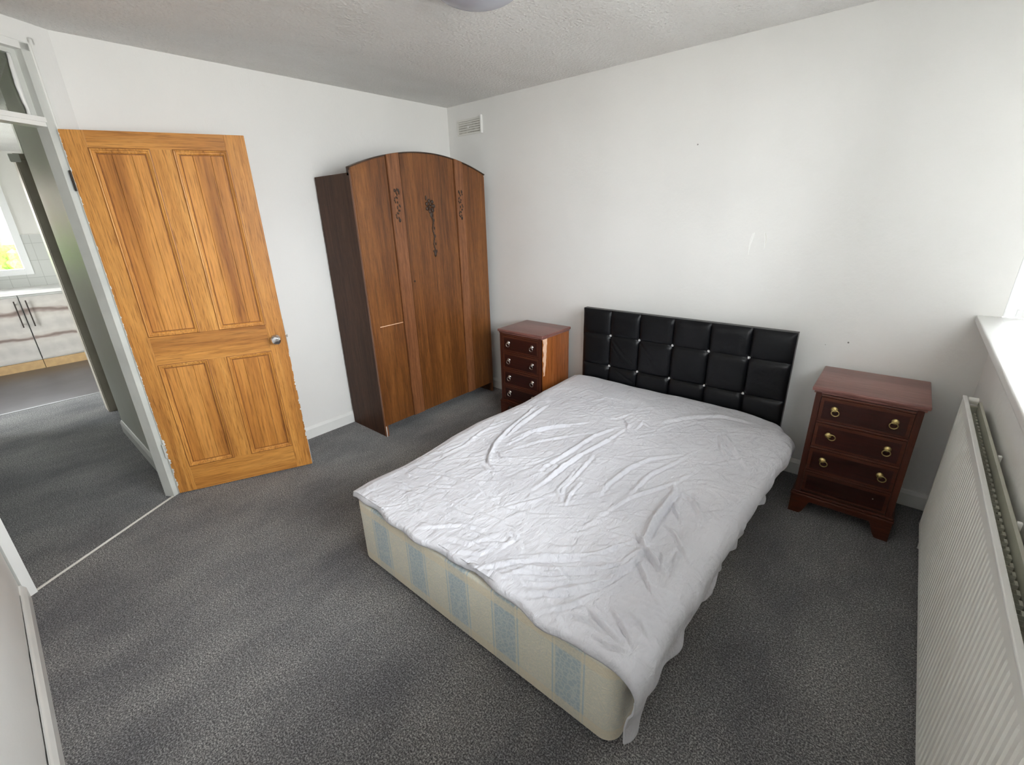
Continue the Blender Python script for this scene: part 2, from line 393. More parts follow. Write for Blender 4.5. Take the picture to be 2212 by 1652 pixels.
# ================================================================ ROOM SHELL
H = 2.413
RW = 3.592                      # window wall face
ax, ay = 0.078, -2.563          # hinge end of the doorway plane
ddx, ddy = 0.5234, -0.8521      # along the doorway
nx, ny = 0.8521, 0.5234         # towards the room
def DP(d, o=0.0): return (ax+ddx*d+nx*o, ay+ddy*d+ny*o)     # a point on the doorway plane
def dbox(bm, d0, d1, o0, o1, z0, z1):
    prism(bm, [DP(d0, o0), DP(d1, o0), DP(d1, o1), DP(d0, o1)], z0, z1)

bm = bmesh.new(); prism(bm, [(-2.72, -4.6), (4.3, -4.6), (4.3, 0.12), (-2.72, 0.12)], -0.1, 0.0)
struct('floor', bm, M['carpet'], 'charcoal grey carpet running through the bedroom and the hall')
bm = bmesh.new(); bx(bm, -5.1, -2.72, -4.6, 0.12, -0.1, 0.0)
struct('floor_kitchen', bm, M['vinyl'], 'dark slate kitchen floor beyond the hall')
bm = bmesh.new(); bx(bm, -5.2, RW+0.7, -4.6, 0.12, H, H+0.1)
struct('ceiling', bm, M['ceiling'], 'off-white stippled ceiling')

bm = bmesh.new(); bx(bm, -0.12, RW+0.002, 0.0, 0.12, 0.0, H)
wb = struct('wall_back', bm, M['wall'], 'white papered wall behind the black headboard')
e = DP(-0.035)
bm = bmesh.new(); prism(bm, [(0, 0.0), (0, -2.436), e, (0.0, -2.53), (-0.1, -2.44), (-0.1, 0.0)], 0, H)
struct('wall_left', bm, M['wall'], 'white wall behind the wardrobe and the open pine door')
bm = bmesh.new(); prism(bm, [(0.0, -2.53), (-1.35, -2.53), (-1.35, -1.6), (-1.25, -1.6), (-1.25, -2.44), (-0.1, -2.44)], 0, H)
struct('wall_hall', bm, M['wall_hall'], 'shiny grey cream hall wall seen through the doorway')
# wall over the transom light and beside the frame
bm = bmesh.new()
dbox(bm, -0.035, 0.79, -0.055, 0.0, 2.335, H)
struct('wall_doorway', bm, M['wall'], 'short slanting white wall over the doorway')
bm = bmesh.new(); prism(bm, [(0.4915, -3.236), (3.75, -3.25), (3.75, -3.36), (0.36, -3.36), (0.406, -3.288)], 0, H)
struct('wall_front', bm, M['wall'], 'white wall in the bottom left corner beside the doorway')
bm = bmesh.new(); bx(bm, -2.1, 0.39, -3.4, -3.3, 0, H)
struct('wall_hall_right', bm, M['wall_hall'], 'far side wall of the hall')
# window wall: dwarf wall, lintel, pier; bay shell beyond
bm = bmesh.new()
bx(bm, RW, RW+0.1, -3.25, 0.0, 0, 1.03); bx(bm, RW, RW+0.1, -3.25, -3.10, 1.03, H); bx(bm, RW, RW+0.1, -3.10, 0.0, 2.30, H)
struct('wall_right', bm, M['wall'], 'white wall under the bedroom window behind the radiator')
bm = bmesh.new()
bx(bm, RW+0.1, 4.28, -3.20, 0.12, 2.30, 2.42)
bx(bm, 4.15, 4.28, -3.20, 0.12, 0, 1.03); bx(bm, RW, 4.15, 0.0, 0.12, 0, 1.03); bx(bm, RW+0.1, 4.15, -3.20, -3.10, 0, 1.03); bx(bm, 4.15, 4.28, -1.0, 0.12, 1.03, 2.30)
struct('wall_bay', bm, M['wall'], 'white bay wall around the bedroom window')

# partition between hall and kitchen with its doorway
bm = bmesh.new()
bx(bm, -2.1, -2.0, -2.47, -1.5, 0, H); bx(bm, -2.1, -2.0, -4.6, -3.4, 0, H)
struct('wall_partition', bm, M['wall_hall'], 'wall at the end of the hall around the kitchen opening')
bm = bmesh.new(); bx(bm, -2.0, -1.25, -1.6, -1.5, 0, H)
struct('wall_recess', bm, M['wall_hall'], 'back of the hall recess')
bm = bmesh.new()
bx(bm, -5.12, -4.98, -2.475, -1.0, 0, H); bx(bm, -5.12, -4.98, -4.6, -3.9, 0, H)
bx(bm, -5.12, -4.98, -3.9, -2.475, 0, 1.04); bx(bm, -5.12, -4.98, -3.9, -2.475, 2.15, H)
bx(bm, -4.98, -2.0, -1.1, -1.0, 0, H); bx(bm, -2.5, -2.0, -4.6, -4.5, 0, H); bx(bm, -4.98, -3.7, -4.6, -4.5, 0, H); bx(bm, -3.7, -2.5, -4.6, -4.5, 2.05, H)
struct('wall_kitchen', bm, M['wall_plain'], 'pale kitchen wall around the kitchen window')
bm = bmesh.new()
bx(bm, -4.98, -4.965, -2.475, -1.1, 0.9, 1.50); bx(bm, -4.98, -4.965, -3.9, -2.475, 0.9, 1.04)
struct('trim_1', bm, M['tile'], 'grey wall tiles above the kitchen worktop')

# skirting boards
def skirt(name, p0, p1, nrm, label, h=0.095, th=0.015):
    bm = bmesh.new()
    prof = [(0, 0), (th, 0), (th, h-0.022), (th*0.55, h-0.006), (th*0.3, h), (0, h)]
    rows = []
    for p in (p0, p1):
        rows.append([bm.verts.new((p[0]+nrm[0]*a, p[1]+nrm[1]*a, z)) for a, z in prof])
    n = len(prof)
    for i in range(n): bm.faces.new((rows[0][i], rows[0][(i+1) % n], rows[1][(i+1) % n], rows[1][i]))
    bm.faces.new(rows[0]); bm.faces.new(rows[1][::-1])
    return struct(name, bm, M['gloss'], label)
skirt('baseboard_left', (0, -0.015), (0, -2.42), (1, 0), 'white skirting below the wall between door and wardrobe')
skirt('baseboard_back', (0, 0), (RW, 0), (0, -1), 'white skirting along the headboard wall')
skirt('baseboard_right', (RW, -0.015), (RW, -3.2), (-1, 0), 'white skirting behind the radiator')
skirt('baseboard_hall', (-0.02, -2.53), (-1.35, -2.53), (0, -1), 'cream skirting along the hall wall', 0.10)
bb = skirt('baseboard_front', (0.515, -3.236), (3.55, -3.250), (0.0, 1), 'white skirting in the bottom left corner with a dark gap above', 0.085, 0.02)
bm = bmesh.new(); random.seed(4)
x = 0.60
pts = []
while x < 1.9:
    pts.append((x, 0.002 + (0.0025 if x < 0.85 else 0.004)*random.random() + (0.0 if x < 0.85 else 0.002))); x += 0.03
for (xa, wa), (xb, wb_) in zip(pts, pts[1:]):
    ya, yb = -3.2345-(xa-0.5)*0.0043, -3.2345-(xb-0.5)*0.0043
    q = [bm.verts.new(p) for p in ((xa, ya, 0.0852), (xb, yb, 0.0852), (xb, yb, 0.0852+wb_*1.4), (xa, ya, 0.0852+wa*1.4))]
    bm.faces.new(q)
ob('gap', bm, M['gap'], bb, label='dark gap between skirting and wall')

# carpet joint strip under the doorway
bm = bmesh.new(); dbox(bm, 0.0, 0.75, -0.008, 0.004, 0.0, 0.004)
struct('trim_2', bm, M['strip'], 'thin pale threshold strip between bedroom and hall carpets')
bm = bmesh.new(); bx(bm, -2.73, -2.705, -3.9, -1.5, 0.0, 0.004)
struct('trim_3', bm, M['lamprim'], 'threshold strip before the kitchen floor')

# doorway frame (lining, transom rail, transom light)
fr = thing('door_2', 'white painted doorway frame with a glazed transom light', 'door frame', (ax, ay, 0), kind='structure')
fr.location = (0, 0, 0)
bm = bmesh.new(); dbox(bm, -0.035, 0.0, -0.055, 0.006, 0, 2.325)
ob('jamb', bm, M['gloss_grey'], fr)
bm = bmesh.new(); dbox(bm, 0.748, 0.787, -0.060, 0.012, 0, 2.325)
ob('jamb', bm, M['gloss'], fr)
bm = bmesh.new(); dbox(bm, -0.0, 0.748, -0.060, 0.004, 1.998, 2.030); dbox(bm, 0.0, 0.748, -0.06, 0.012, 2.016, 2.036)
ob('transom_rail', bm, M['gloss'], fr)
bm = bmesh.new(); dbox(bm, -0.035, 0.787, -0.060, 0.006, 2.298, 2.335)
ob('head', bm, M['gloss'], fr)
bm = bmesh.new()
for (d0, d1, z0, z1) in ((0.0, 0.022, 2.036, 2.298), (0.726, 0.748, 2.036, 2.298), (0.022, 0.726, 2.280, 2.298)): dbox(bm, d0, d1, -0.06, -0.03, z0, z1)
ob('glazing_bead', bm, M['gloss_grey'], fr)
# lumpy putty along the hinge side
bm = bmesh.new(); random.seed(2)
prev = None; rows = []
for i in range(20):
    z = 2.04 + 0.24*i/19; wv = 0.006+0.010*math.sin(PI*i/19)**2+0.004*random.random()
    rows.append((z, wv))
ringp = []
for z, wv in rows:
    ringp.append([bm.verts.new((*DP(0.020, -0.03), z)), bm.verts.new((*DP(0.022+wv, -0.036), z)), bm.verts.new((*DP(0.022+wv*0.8, -0.046), z)), bm.verts.new((*DP(0.020, -0.048), z))])
for a, b in zip(ringp, ringp[1:]):
    for i in range(4): bm.faces.new((a[i], a[(i+1) % 4], b[(i+1) % 4], b[i]))
bm.faces.new(ringp[0]); bm.faces.new(ringp[-1])
ob('putty', bm, M['gloss'], fr, True)
bm = bmesh.new(); dbox(bm, 0.01, 0.74, -0.047, -0.043, 2.036, 2.29)
ob('transom_glass', bm, M['glass'], fr)
# slim architrave round the frame on the room side
bm = bmesh.new()
dbox(bm, -0.062, -0.035, -0.004, 0.010, 0.0, 2.352); dbox(bm, -0.062, 0.80, -0.004, 0.010, 2.328, 2.352)
dbox(bm, -0.050, -0.041, 0.0, 0.016, 0.0, 2.345)
ob('architrave', bm, M['gloss'], fr)

# kitchen doorway frame at the end of the hall
kf = thing('door_3', 'taupe kitchen doorway frame at the end of the hall', 'door frame', (0, 0, 0), kind='structure')
bm = bmesh.new(); bx(bm, -2.13, -1.985, -2.53, -2.47, 0.0, 2.09); ob('jamb', bm, M['brown_paint'], kf)
bm = bmesh.new(); bx(bm, -1.992, -1.975, -2.525, -2.40, 0.0, 2.05, bev=0.004); ob('architrave', bm, M['brown_paint'], kf)
bm = bmesh.new(); bx(bm, -1.995, -1.965, -2.56, -2.50, 2.03, 2.085, bev=0.006); ob('corner_block', bm, M['gloss_grey'], kf)

# ================================================================ PINE DOOR
da = math.atan2(0.909, 0.416)
dr = thing('door_1', 'four panel stripped pine door standing open against the left wall', 'door', (0.085, -2.530, 0.008), da, kind='structure')
DW, DH, DT = 0.760, 1.985, 0.036
xs0, xs1, xs2, xs3 = 0.092, 0.330, 0.428, 0.664
zs = [0.0, 0.165, 0.812, 0.978, 1.908, DH]
for x0, x1 in ((0, xs0), (xs3, DW)):
    bm = bmesh.new(); bx(bm, x0, x1, 0, DT, 0, DH, bev=0.002); ob('stile', bm, M['pine_z'], dr)
for z0, z1 in ((zs[0], zs[1]), (zs[2], zs[3]), (zs[4], zs[5])):
    bm = bmesh.new(); bx(bm, xs0, xs3, 0.0005, DT-0.0005, z0, z1); ob('rail', bm, M['pine_x'], dr)
for z0, z1 in ((zs[1], zs[2]), (zs[3], zs[4])):
    bm = bmesh.new(); bx(bm, xs1, xs2, 0.0005, DT-0.0005, z0, z1); ob('muntin', bm, M['pine_z'], dr)
def ring_mould(bm, x0, x1, z0, z1, prof):
    # prof: (inset, y) pairs swept round a rectangle
    loops = []
    for ins, y in prof:
        loops.append([bm.verts.new((xx, y, zz)) for xx, zz in ((x0+ins, z0+ins), (x1-ins, z0+ins), (x1-ins, z1-ins), (x0+ins, z1-ins))])
    for a, b in zip(loops, loops[1:]):
        for i in range(4): bm.faces.new((a[i], a[(i+1) % 4], b[(i+1) % 4], b[i]))
for (x0, x1) in ((xs0, xs1), (xs2, xs3)):
    for (z0, z1) in ((zs[1], zs[2]), (zs[3], zs[4])):
        bm = bmesh.new()
        nb = 3; wx = (x1-x0)/nb
        for i in range(nb):                     # boards jointed side by side
            bx(bm, x0+i*wx+0.0006, x0+(i+1)*wx-0.0006, 0.011, 0.026, z0, z1, bev=0.0012, seg=1)
        pn = ob('panel', bm, M['pine_panel'], dr)
        bm = bmesh.new()
        ring_mould(bm, x0, x1, z0, z1, [(0, -0.001), (0.003, -0.003), (0.007, -0.002), (0.009, 0.003), (0.015, 0.0035), (0.020, 0.0075), (0.0215, 0.0115)])
        ring_mould(bm, x0, x1, z0, z1, [(0.0, 0.037), (0.008, 0.033), (0.018, 0.029), (0.02, 0.025)])
        ml = ob('moulding', bm, M['pine_z'], pn)
        bm = bmesh.new()  # shade in the moulding creases, laid on as dark strips
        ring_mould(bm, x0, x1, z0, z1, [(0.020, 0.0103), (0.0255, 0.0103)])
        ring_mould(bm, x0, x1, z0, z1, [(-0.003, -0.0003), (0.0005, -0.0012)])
        ob('moulding_shadow_line', bm, M['pine_dark'], pn, label='dark shadow line painted along the moulding')
kn = bpy.data.objects.new('door_knob', None); COL.objects.link(kn); kn.parent = dr; kn.location = (0.705, 0, 0.886); kn['label'] = 'chrome door knob'
bm = bmesh.new(); lathe(bm, [(0.001, -0.008), (0.024, -0.007), (0.027, -0.003), (0.027, 0.0)], 'y', seg=32); ob('rose', bm, M['metal'], kn, 'auto')
bm = bmesh.new(); lathe(bm, [(0.009, -0.004), (0.009, -0.028), (0.020, -0.036), (0.027, -0.046), (0.027, -0.056), (0.020, -0.064), (0.008, -0.066), (0.001, -0.066)], 'y', seg=32); ob('knob', bm, M['metal'], kn, 'auto')
bm = bmesh.new(); bx(bm, 0.7595, 0.762, 0.006, 0.030, 0.82, 0.98); bx(bm, 0.7605, 0.772, 0.012, 0.024, 0.885, 0.905, bev=0.002); ob('latch', bm, M['pewter'], dr)
for zz in (0.25, 1.72):
    bm = bmesh.new(); bx(bm, -0.004, 0.0, 0.002, 0.034, zz, zz+0.09); lathe(bm, [(0.001, -0.001), (0.0042, 0), (0.0042, 0.09), (0.001, 0.091)], 'z', (-0.005, -0.002, zz), 12)
    ob('hinge', bm, M['iron'] if zz > 1 else M['gloss_grey'], dr, 'auto')
bm = bmesh.new(); random.seed(8)      # torn white paint along both long edges
for (xc, z0, z1, n, wd) in ((0.0, 0.02, 1.98, 70, 0.0035), (0.0, 0.02, 0.35, 26, 0.008), (DW, 0.15, 0.62, 22, 0.005), (DW, 0.62, 0.80, 5, 0.003)):
    for i in range(n):
        zz = z0+(z1-z0)*random.random(); ww = wd*(0.4+random.random()); hh = 0.006+0.022*random.random()
        s = 1 if xc == 0 else -1
        q = [bm.verts.new(p) for p in ((xc, -0.0007, zz), (xc+s*ww, -0.0007, zz+hh*0.3), (xc+s*ww*0.7, -0.0007, zz+hh*0.8), (xc, -0.0007, zz+hh))]
        bm.faces.new(q)
bx(bm, -0.0012, -0.0002, 0.001, DT, 0.0, DH); bx(bm, DW+0.0002, DW+0.0012, 0.001, DT, 0.0, 0.80); bx(bm, DW+0.0002, DW+0.0012, 0.001, DT, 1.0, DH)
ob('paint_flake', bm, M['gloss'], dr, label='torn white paint left on the door edges')

# ================================================================ BAY WINDOW (bedroom)
wn = thing('window_1', 'bright white framed bay window over the radiator', 'window', (0, 0, 0), kind='structure')
zb, zt = 1.062, 2.30
def frame_y(bm, X0, X1, y0, y1, z0, z1, wd=0.055):
    bx(bm, X0, X1, y0, y0+wd, z0, z1, bev=0.004); bx(bm, X0, X1, y1-wd, y1, z0, z1, bev=0.004)
    bx(bm, X0, X1, y0+wd, y1-wd, z0, z0+wd, bev=0.004); bx(bm, X0, X1, y0+wd, y1-wd, z1-wd, z1, bev=0.004)
def frame_x(bm, Y0, Y1, x0, x1, z0, z1, wd=0.055):
    bx(bm, x0, x0+wd, Y0, Y1, z0, z1, bev=0.004); bx(bm, x1-wd, x1, Y0, Y1, z0, z1, bev=0.004)
    bx(bm, x0+wd, x1-wd, Y0, Y1, z0, z0+wd, bev=0.004); bx(bm, x0+wd, x1-wd, Y0, Y1, z1-wd, z1, bev=0.004)
for y0, y1 in ((-3.10, -2.40), (-2.40, -1.70), (-1.70, -1.00)):
    bm = bmesh.new(); frame_y(bm, 4.15, 4.215, y0, y1, zb, zt); f = ob('window_frame', bm, M['pvc'], wn)
    bm = bmesh.new(); bx(bm, 4.18, 4.184, y0+0.05, y1-0.05, zb+0.05, zt-0.05); ob('glass_pane', bm, M['glass'], f)
for Y0, Y1 in ((0.0, 0.065), (-3.165, -3.10)):
    bm = bmesh.new(); frame_x(bm, Y0, Y1, RW+0.002, 4.15, zb, zt, 0.04); f = ob('window_frame', bm, M['pvc'], wn)
    bm = bmesh.new(); bx(bm, RW+0.035, 4.12, Y0+0.03, Y0+0.034, zb+0.035, zt-0.035); ob('glass_pane', bm, M['glass'], f)
bm = bmesh.new(); bx(bm, 3.511, RW, -3.15, -0.001, 1.030, 1.062, bev=0.006, seg=3); bx(bm, RW-0.004, 4.15, -3.10, -0.001, 1.030, 1.062)
bx(bm, 3.53, RW-0.001, -3.14, -0.002, 1.018, 1.032)
ob('window_sill', bm, M['gloss'], wn, 'auto')

# ================================================================ KITCHEN WINDOW
wk = thing('window_2', 'white framed kitchen window showing a green hedge outside', 'window', (0, 0, 0), kind='structure')
for y0, y1 in ((-3.9, -3.19), (-3.19, -2.475)):
    bm = bmesh.new(); frame_y(bm, -5.06, -4.955, y0, y1, 1.04, 2.15, 0.07); f = ob('window_frame', bm, M['pvc'], wk)
    bm = bmesh.new(); bx(bm, -5.02, -5.016, y0+0.06, y1-0.06, 1.1, 2.09); ob('glass_pane', bm, M['glass'], f)

wk2 = thing('window_3_added', 'added unseen garden door that brightens the kitchen', 'window', (0, 0, 0), kind='structure')
for x0, x1 in ((-3.7, -2.5),):  # unseen glazed door, added to let more light into kitchen and hall
    bm = bmesh.new(); frame_x(bm, -4.58, -4.52, x0, x1, 0.0, 2.05, 0.10); f = ob('window_frame', bm, M['pvc'], wk2)
    bm = bmesh.new(); bx(bm, x0+0.06, x1-0.06, -4.55, -4.546, 0.06, 1.99); ob('glass_pane', bm, M['glass'], f)

# outside the kitchen window
bm = bmesh.new(); bx(bm, -40, -5.12, -20, 20, -0.5, -0.4)
struct('floor_garden', bm, M['paving'], 'paved garden outside the kitchen window')
bm = bmesh.new(); random.seed(11)
for i in range(420):
    yy = -6+9*random.random(); zz = -0.4+1.75*random.random(); xx = -12.6+0.7*random.random()
    s = 0.10+0.13*random.random()
    r = bmesh.ops.create_icosphere(bm, subdivisions=1, radius=s)
    for v in r['verts']: v.co = Vector((v.co.x+xx, v.co.y+yy, v.co.z+zz)) + Vector((random.uniform(-.03, .03),)*3)
bx(bm, -12.75, -12.05, -6, 3, -0.4, 1.25)
o = ob('garden_hedge', bm, M['hedge']); o['label'] = 'bright green hedge outside the kitchen window'; o['category'] = 'hedge'
hs = thing('neighbour_house', 'pinkish brick house seen through the kitchen window', 'house', (-24, -3.0, -0.4))
bm = bmesh.new(); bx(bm, -6, 0, -7, 7, 0, 5.2); ob('house_wall', bm, M['brick'], hs)
bm = bmesh.new(); prism(bm, [(-6.4, 5.2), (0.4, 5.2), (-3.0, 7.6)], -7.3, 7.3, 'y'); ob('roof', bm, M['oak_dark'], hs)
for y0 in (-4.5, -0.6, 3.2):
    bm = bmesh.new(); bx(bm, 0.0, 0.05, y0, y0+1.6, 3.0, 4.3); ob('house_window', bm, M['pvc'], hs)

# ================================================================ KITCHEN UNITS
def unit():
    t = thing('kitchen_cabinet', '', 'cabinet', (-4.4, 0, 0), 0, 'marbled kitchen base units under the white worktop')
    bm = bmesh.new(); bx(bm, -0.56, -0.022, 0.0, 0.5, 0.10, 0.855); ob('body', bm, M['gloss_grey'], t)
    bm = bmesh.new(); bx(bm, -0.02, 0.0, 0.003, 0.497, 0.115, 0.835, bev=0.002); d = ob('cabinet_door', bm, M['marble'], t)
    return t, d
def bar(bm, y): 
    bx(bm, 0.022, 0.032, y-0.006, y+0.006, 0.50, 0.80, bev=0.003); bx(bm, 0.0, 0.024, y-0.004, y+0.004, 0.53, 0.545); bx(bm, 0.0, 0.024, y-0.004, y+0.004, 0.755, 0.77)
labs = ['marbled kitchen base unit farthest left through the doorway', 'marbled kitchen base unit left of the door gap with its handle on the right',
        'marbled kitchen base unit right of the door gap with its handle on the left', 'marbled kitchen base unit partly behind the hall wall']
for i, y0 in enumerate((-3.72, -3.22, -2.715, -2.21)):
    t, d = unit(); t.location.y = y0; t['label'] = labs[i]
    bm = bmesh.new(); bar(bm, 0.455 if i % 2 else 0.045); ob('handle', bm, M['iron'], d)
    bm = bmesh.new(); bx(bm, -0.06, -0.045 if i > 8 else 0.0, 0.0, 0.5, 0.0, 0.098); ob('plinth', bm, M['plinth'], t, label='light oak plinth')
bm = bmesh.new(); bx(bm, -4.964, -4.37, -4.4, -1.15, 0.862, 0.900, bev=0.004)
o = ob('worktop', bm, M['worktop']); o['label'] = 'white kitchen worktop under the kitchen window'; o['category'] = 'worktop'

# ================================================================ WARDROBE
wd = thing('wardrobe', 'old dark oak wardrobe with an arched top and carved pilasters', 'wardrobe', (0.018, -1.280, 0))
WX, WY = 0.452, 1.20       # front face depth, width
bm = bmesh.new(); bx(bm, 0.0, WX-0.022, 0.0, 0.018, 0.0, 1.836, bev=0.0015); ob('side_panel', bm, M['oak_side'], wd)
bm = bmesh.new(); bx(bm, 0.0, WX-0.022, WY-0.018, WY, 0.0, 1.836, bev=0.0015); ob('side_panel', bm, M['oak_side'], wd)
bm = bmesh.new(); bx(bm, 0.0, WX-0.022, 0.018, WY-0.018, 1.80, 1.832); bx(bm, 0.0, 0.012, 0.018, WY-0.018, 0.0, 1.80); bx(bm, 0.0, WX-0.024, 0.018, WY-0.018, 0.09, 0.11)
ob('carcass', bm, M['oak_dark'], wd)
def arch(y): return 1.862+0.118*(1-((y-0.6)/0.6)**2)
def slab(bm, y0, y1, x0, x1, zb_, dz=0.0, n=14, bev=0.0):
    pts = [(y0, zb_), (y1, zb_)] + [(y1+(y0-y1)*i/n, arch(y1+(y0-y1)*i/n)+dz) for i in range(n+1)]
    prism(bm, pts, x0, x1, 'x')
def slab_o(name, y0, y1, x0, x1, zb_, mat, dz=0.0, **k):
    bm = bmesh.new(); slab(bm, y0, y1, x0, x1, zb_, dz)
    es = [e for e in bm.edges if all(abs(v.co.x-x1) < 1e-6 for v in e.verts)]
    bmesh.ops.bevel(bm, geom=es, offset=0.003, segments=2, affect='EDGES')
    return ob(name, bm, mat, wd, **k)
# framing stiles at the outer edges going down to the floor as feet
for q in ((0.0, 0.022), (WY-0.022, WY)):
    bm = bmesh.new(); bx(bm, WX-0.022, WX-0.004, q[0], q[1], 0.0, 1.85); ob('front_stile', bm, M['oak_pil'], wd)
slab_o('front_panel', 0.004, 0.268, WX-0.020, WX, 0.088, M['oak_z'])
slab_o('pilaster', 0.270, 0.372, WX-0.020, WX+0.010, 0.088, M['oak_pil'], 0.007)
slab_o('wardrobe_door', 0.376, 0.866, WX-0.018, WX+0.002, 0.088, M['oak_z'])
slab_o('pilaster', 0.870, 0.956, WX-0.020, WX+0.010, 0.088, M['oak_pil'], 0.007)
slab_o('front_panel', 0.958, WY-0.004, WX-0.020, WX, 0.088, M['oak_z'])
# dark capping strip following the arch
bm = bmesh.new(); n = 40; lo = []
pts = [(WY*i/n-0.0, arch(WY*i/n)+0.001) for i in range(n+1)]
for i in range(n):
    (ya, za), (yb, zb2) = pts[i], pts[i+1]
    v = [bm.verts.new(p) for p in ((WX-0.045, ya, za), (WX+0.004, ya, za), (WX+0.004, yb, zb2), (WX-0.045, yb, zb2), (WX-0.045, ya, za+0.007), (WX+0.004, ya, za+0.007), (WX+0.004, yb, zb2+0.007), (WX-0.045, yb, zb2+0.007))]
    for f in ((0, 1, 2, 3), (4, 7, 6, 5), (1, 5, 6, 2), (0, 3, 7, 4), (0, 4, 5, 1), (3, 2, 6, 7)): bm.faces.new([v[k] for k in f])
bmesh.ops.remove_doubles(bm, verts=bm.verts, dist=1e-5)
bx(bm, WX-0.045, WX-0.020, 0.0, WY, 1.82, 1.864)
prism(bm, [(0.0, 1.86), (WY, 1.86)]+[(WY*(1-i/20), arch(WY*(1-i/20))) for i in range(21)], WX-0.045, WX-0.021, 'x')
ob('arched_cornice', bm, M['oak_dark'], wd)
# central carved drop: rose, stem and tassel
random.seed(21)
bm = bmesh.new(); cy_, X = 0.612, WX+0.003
for k in range(7):
    a = k*2*PI/7; blob(bm, (X, cy_+0.034*math.cos(a), 1.635+0.036*math.sin(a)), (0.007, 0.013, 0.015))
for k in range(5):
    a = k*2*PI/5+0.4; blob(bm, (X+0.003, cy_+0.015*math.cos(a), 1.63+0.017*math.sin(a)), (0.006, 0.009, 0.009))
blob(bm, (X, cy_-0.035, 1.69), (0.005, 0.007, 0.018)); blob(bm, (X, cy_+0.006, 1.575), (0.006, 0.016, 0.022))
for k in range(14):
    z = 1.555-k*0.0185; blob(bm, (X, cy_+0.010+0.006*math.sin(k*1.1), z), (0.005, 0.0055, 0.013), 8)
    if k % 3 == 1: blob(bm, (X, cy_+0.024, z), (0.004, 0.006, 0.011), 8)
blob(bm, (X, cy_+0.012, 1.298), (0.007, 0.012, 0.022)); blob(bm, (X, cy_+0.0, 1.318), (0.005, 0.007, 0.010)); blob(bm, (X, cy_+0.026, 1.318), (0.005, 0.007, 0.010))
ob('carving', bm, M['oak_dark'], wd, True, label='carved rose and stem on the centre door')
for yc in (0.321, 0.913):
    bm = bmesh.new(); X = WX+0.0105
    for s, z0 in ((1, 1.725), (-1, 1.675), (1, 1.625), (-1, 1.575)):
        for k in range(6):
            a = k*1.0+random.random(); blob(bm, (X, yc+s*0.008+0.013*math.cos(a), z0+0.018*math.sin(a)), (0.004, 0.005, 0.008), 8)
    blob(bm, (X, yc+0.005, 1.545), (0.005, 0.010, 0.013)); blob(bm, (X, yc-0.014, 1.735), (0.004, 0.008, 0.012)); blob(bm, (X, yc+0.016, 1.735), (0.004, 0.008, 0.012))
    ob('carving', bm, M['oak_dark'], wd, True, label='small carved leaf drop on a pilaster')
bm = bmesh.new(); bx(bm, WX+0.0002, WX+0.0012, 0.065, 0.262, 0.838, 0.8425); ob('scratch', bm, M['pale_wood_glare'], wd, label='pale scratch across the left panel')
bm = bmesh.new(); bx(bm, WX-0.003, WX+0.0005, 0.001, 0.006, 0.0, 0.085); ob('chipped_edge', bm, M['strip'], wd, label='pale chipped edge of the foot')
bm = bmesh.new(); lathe(bm, [(0.001, 0.0), (0.007, 0.0), (0.007, 0.003), (0.001, 0.004)], 'x', (WX+0.002, 0.405, 1.12), 12); ob('keyhole', bm, M['iron'], wd)

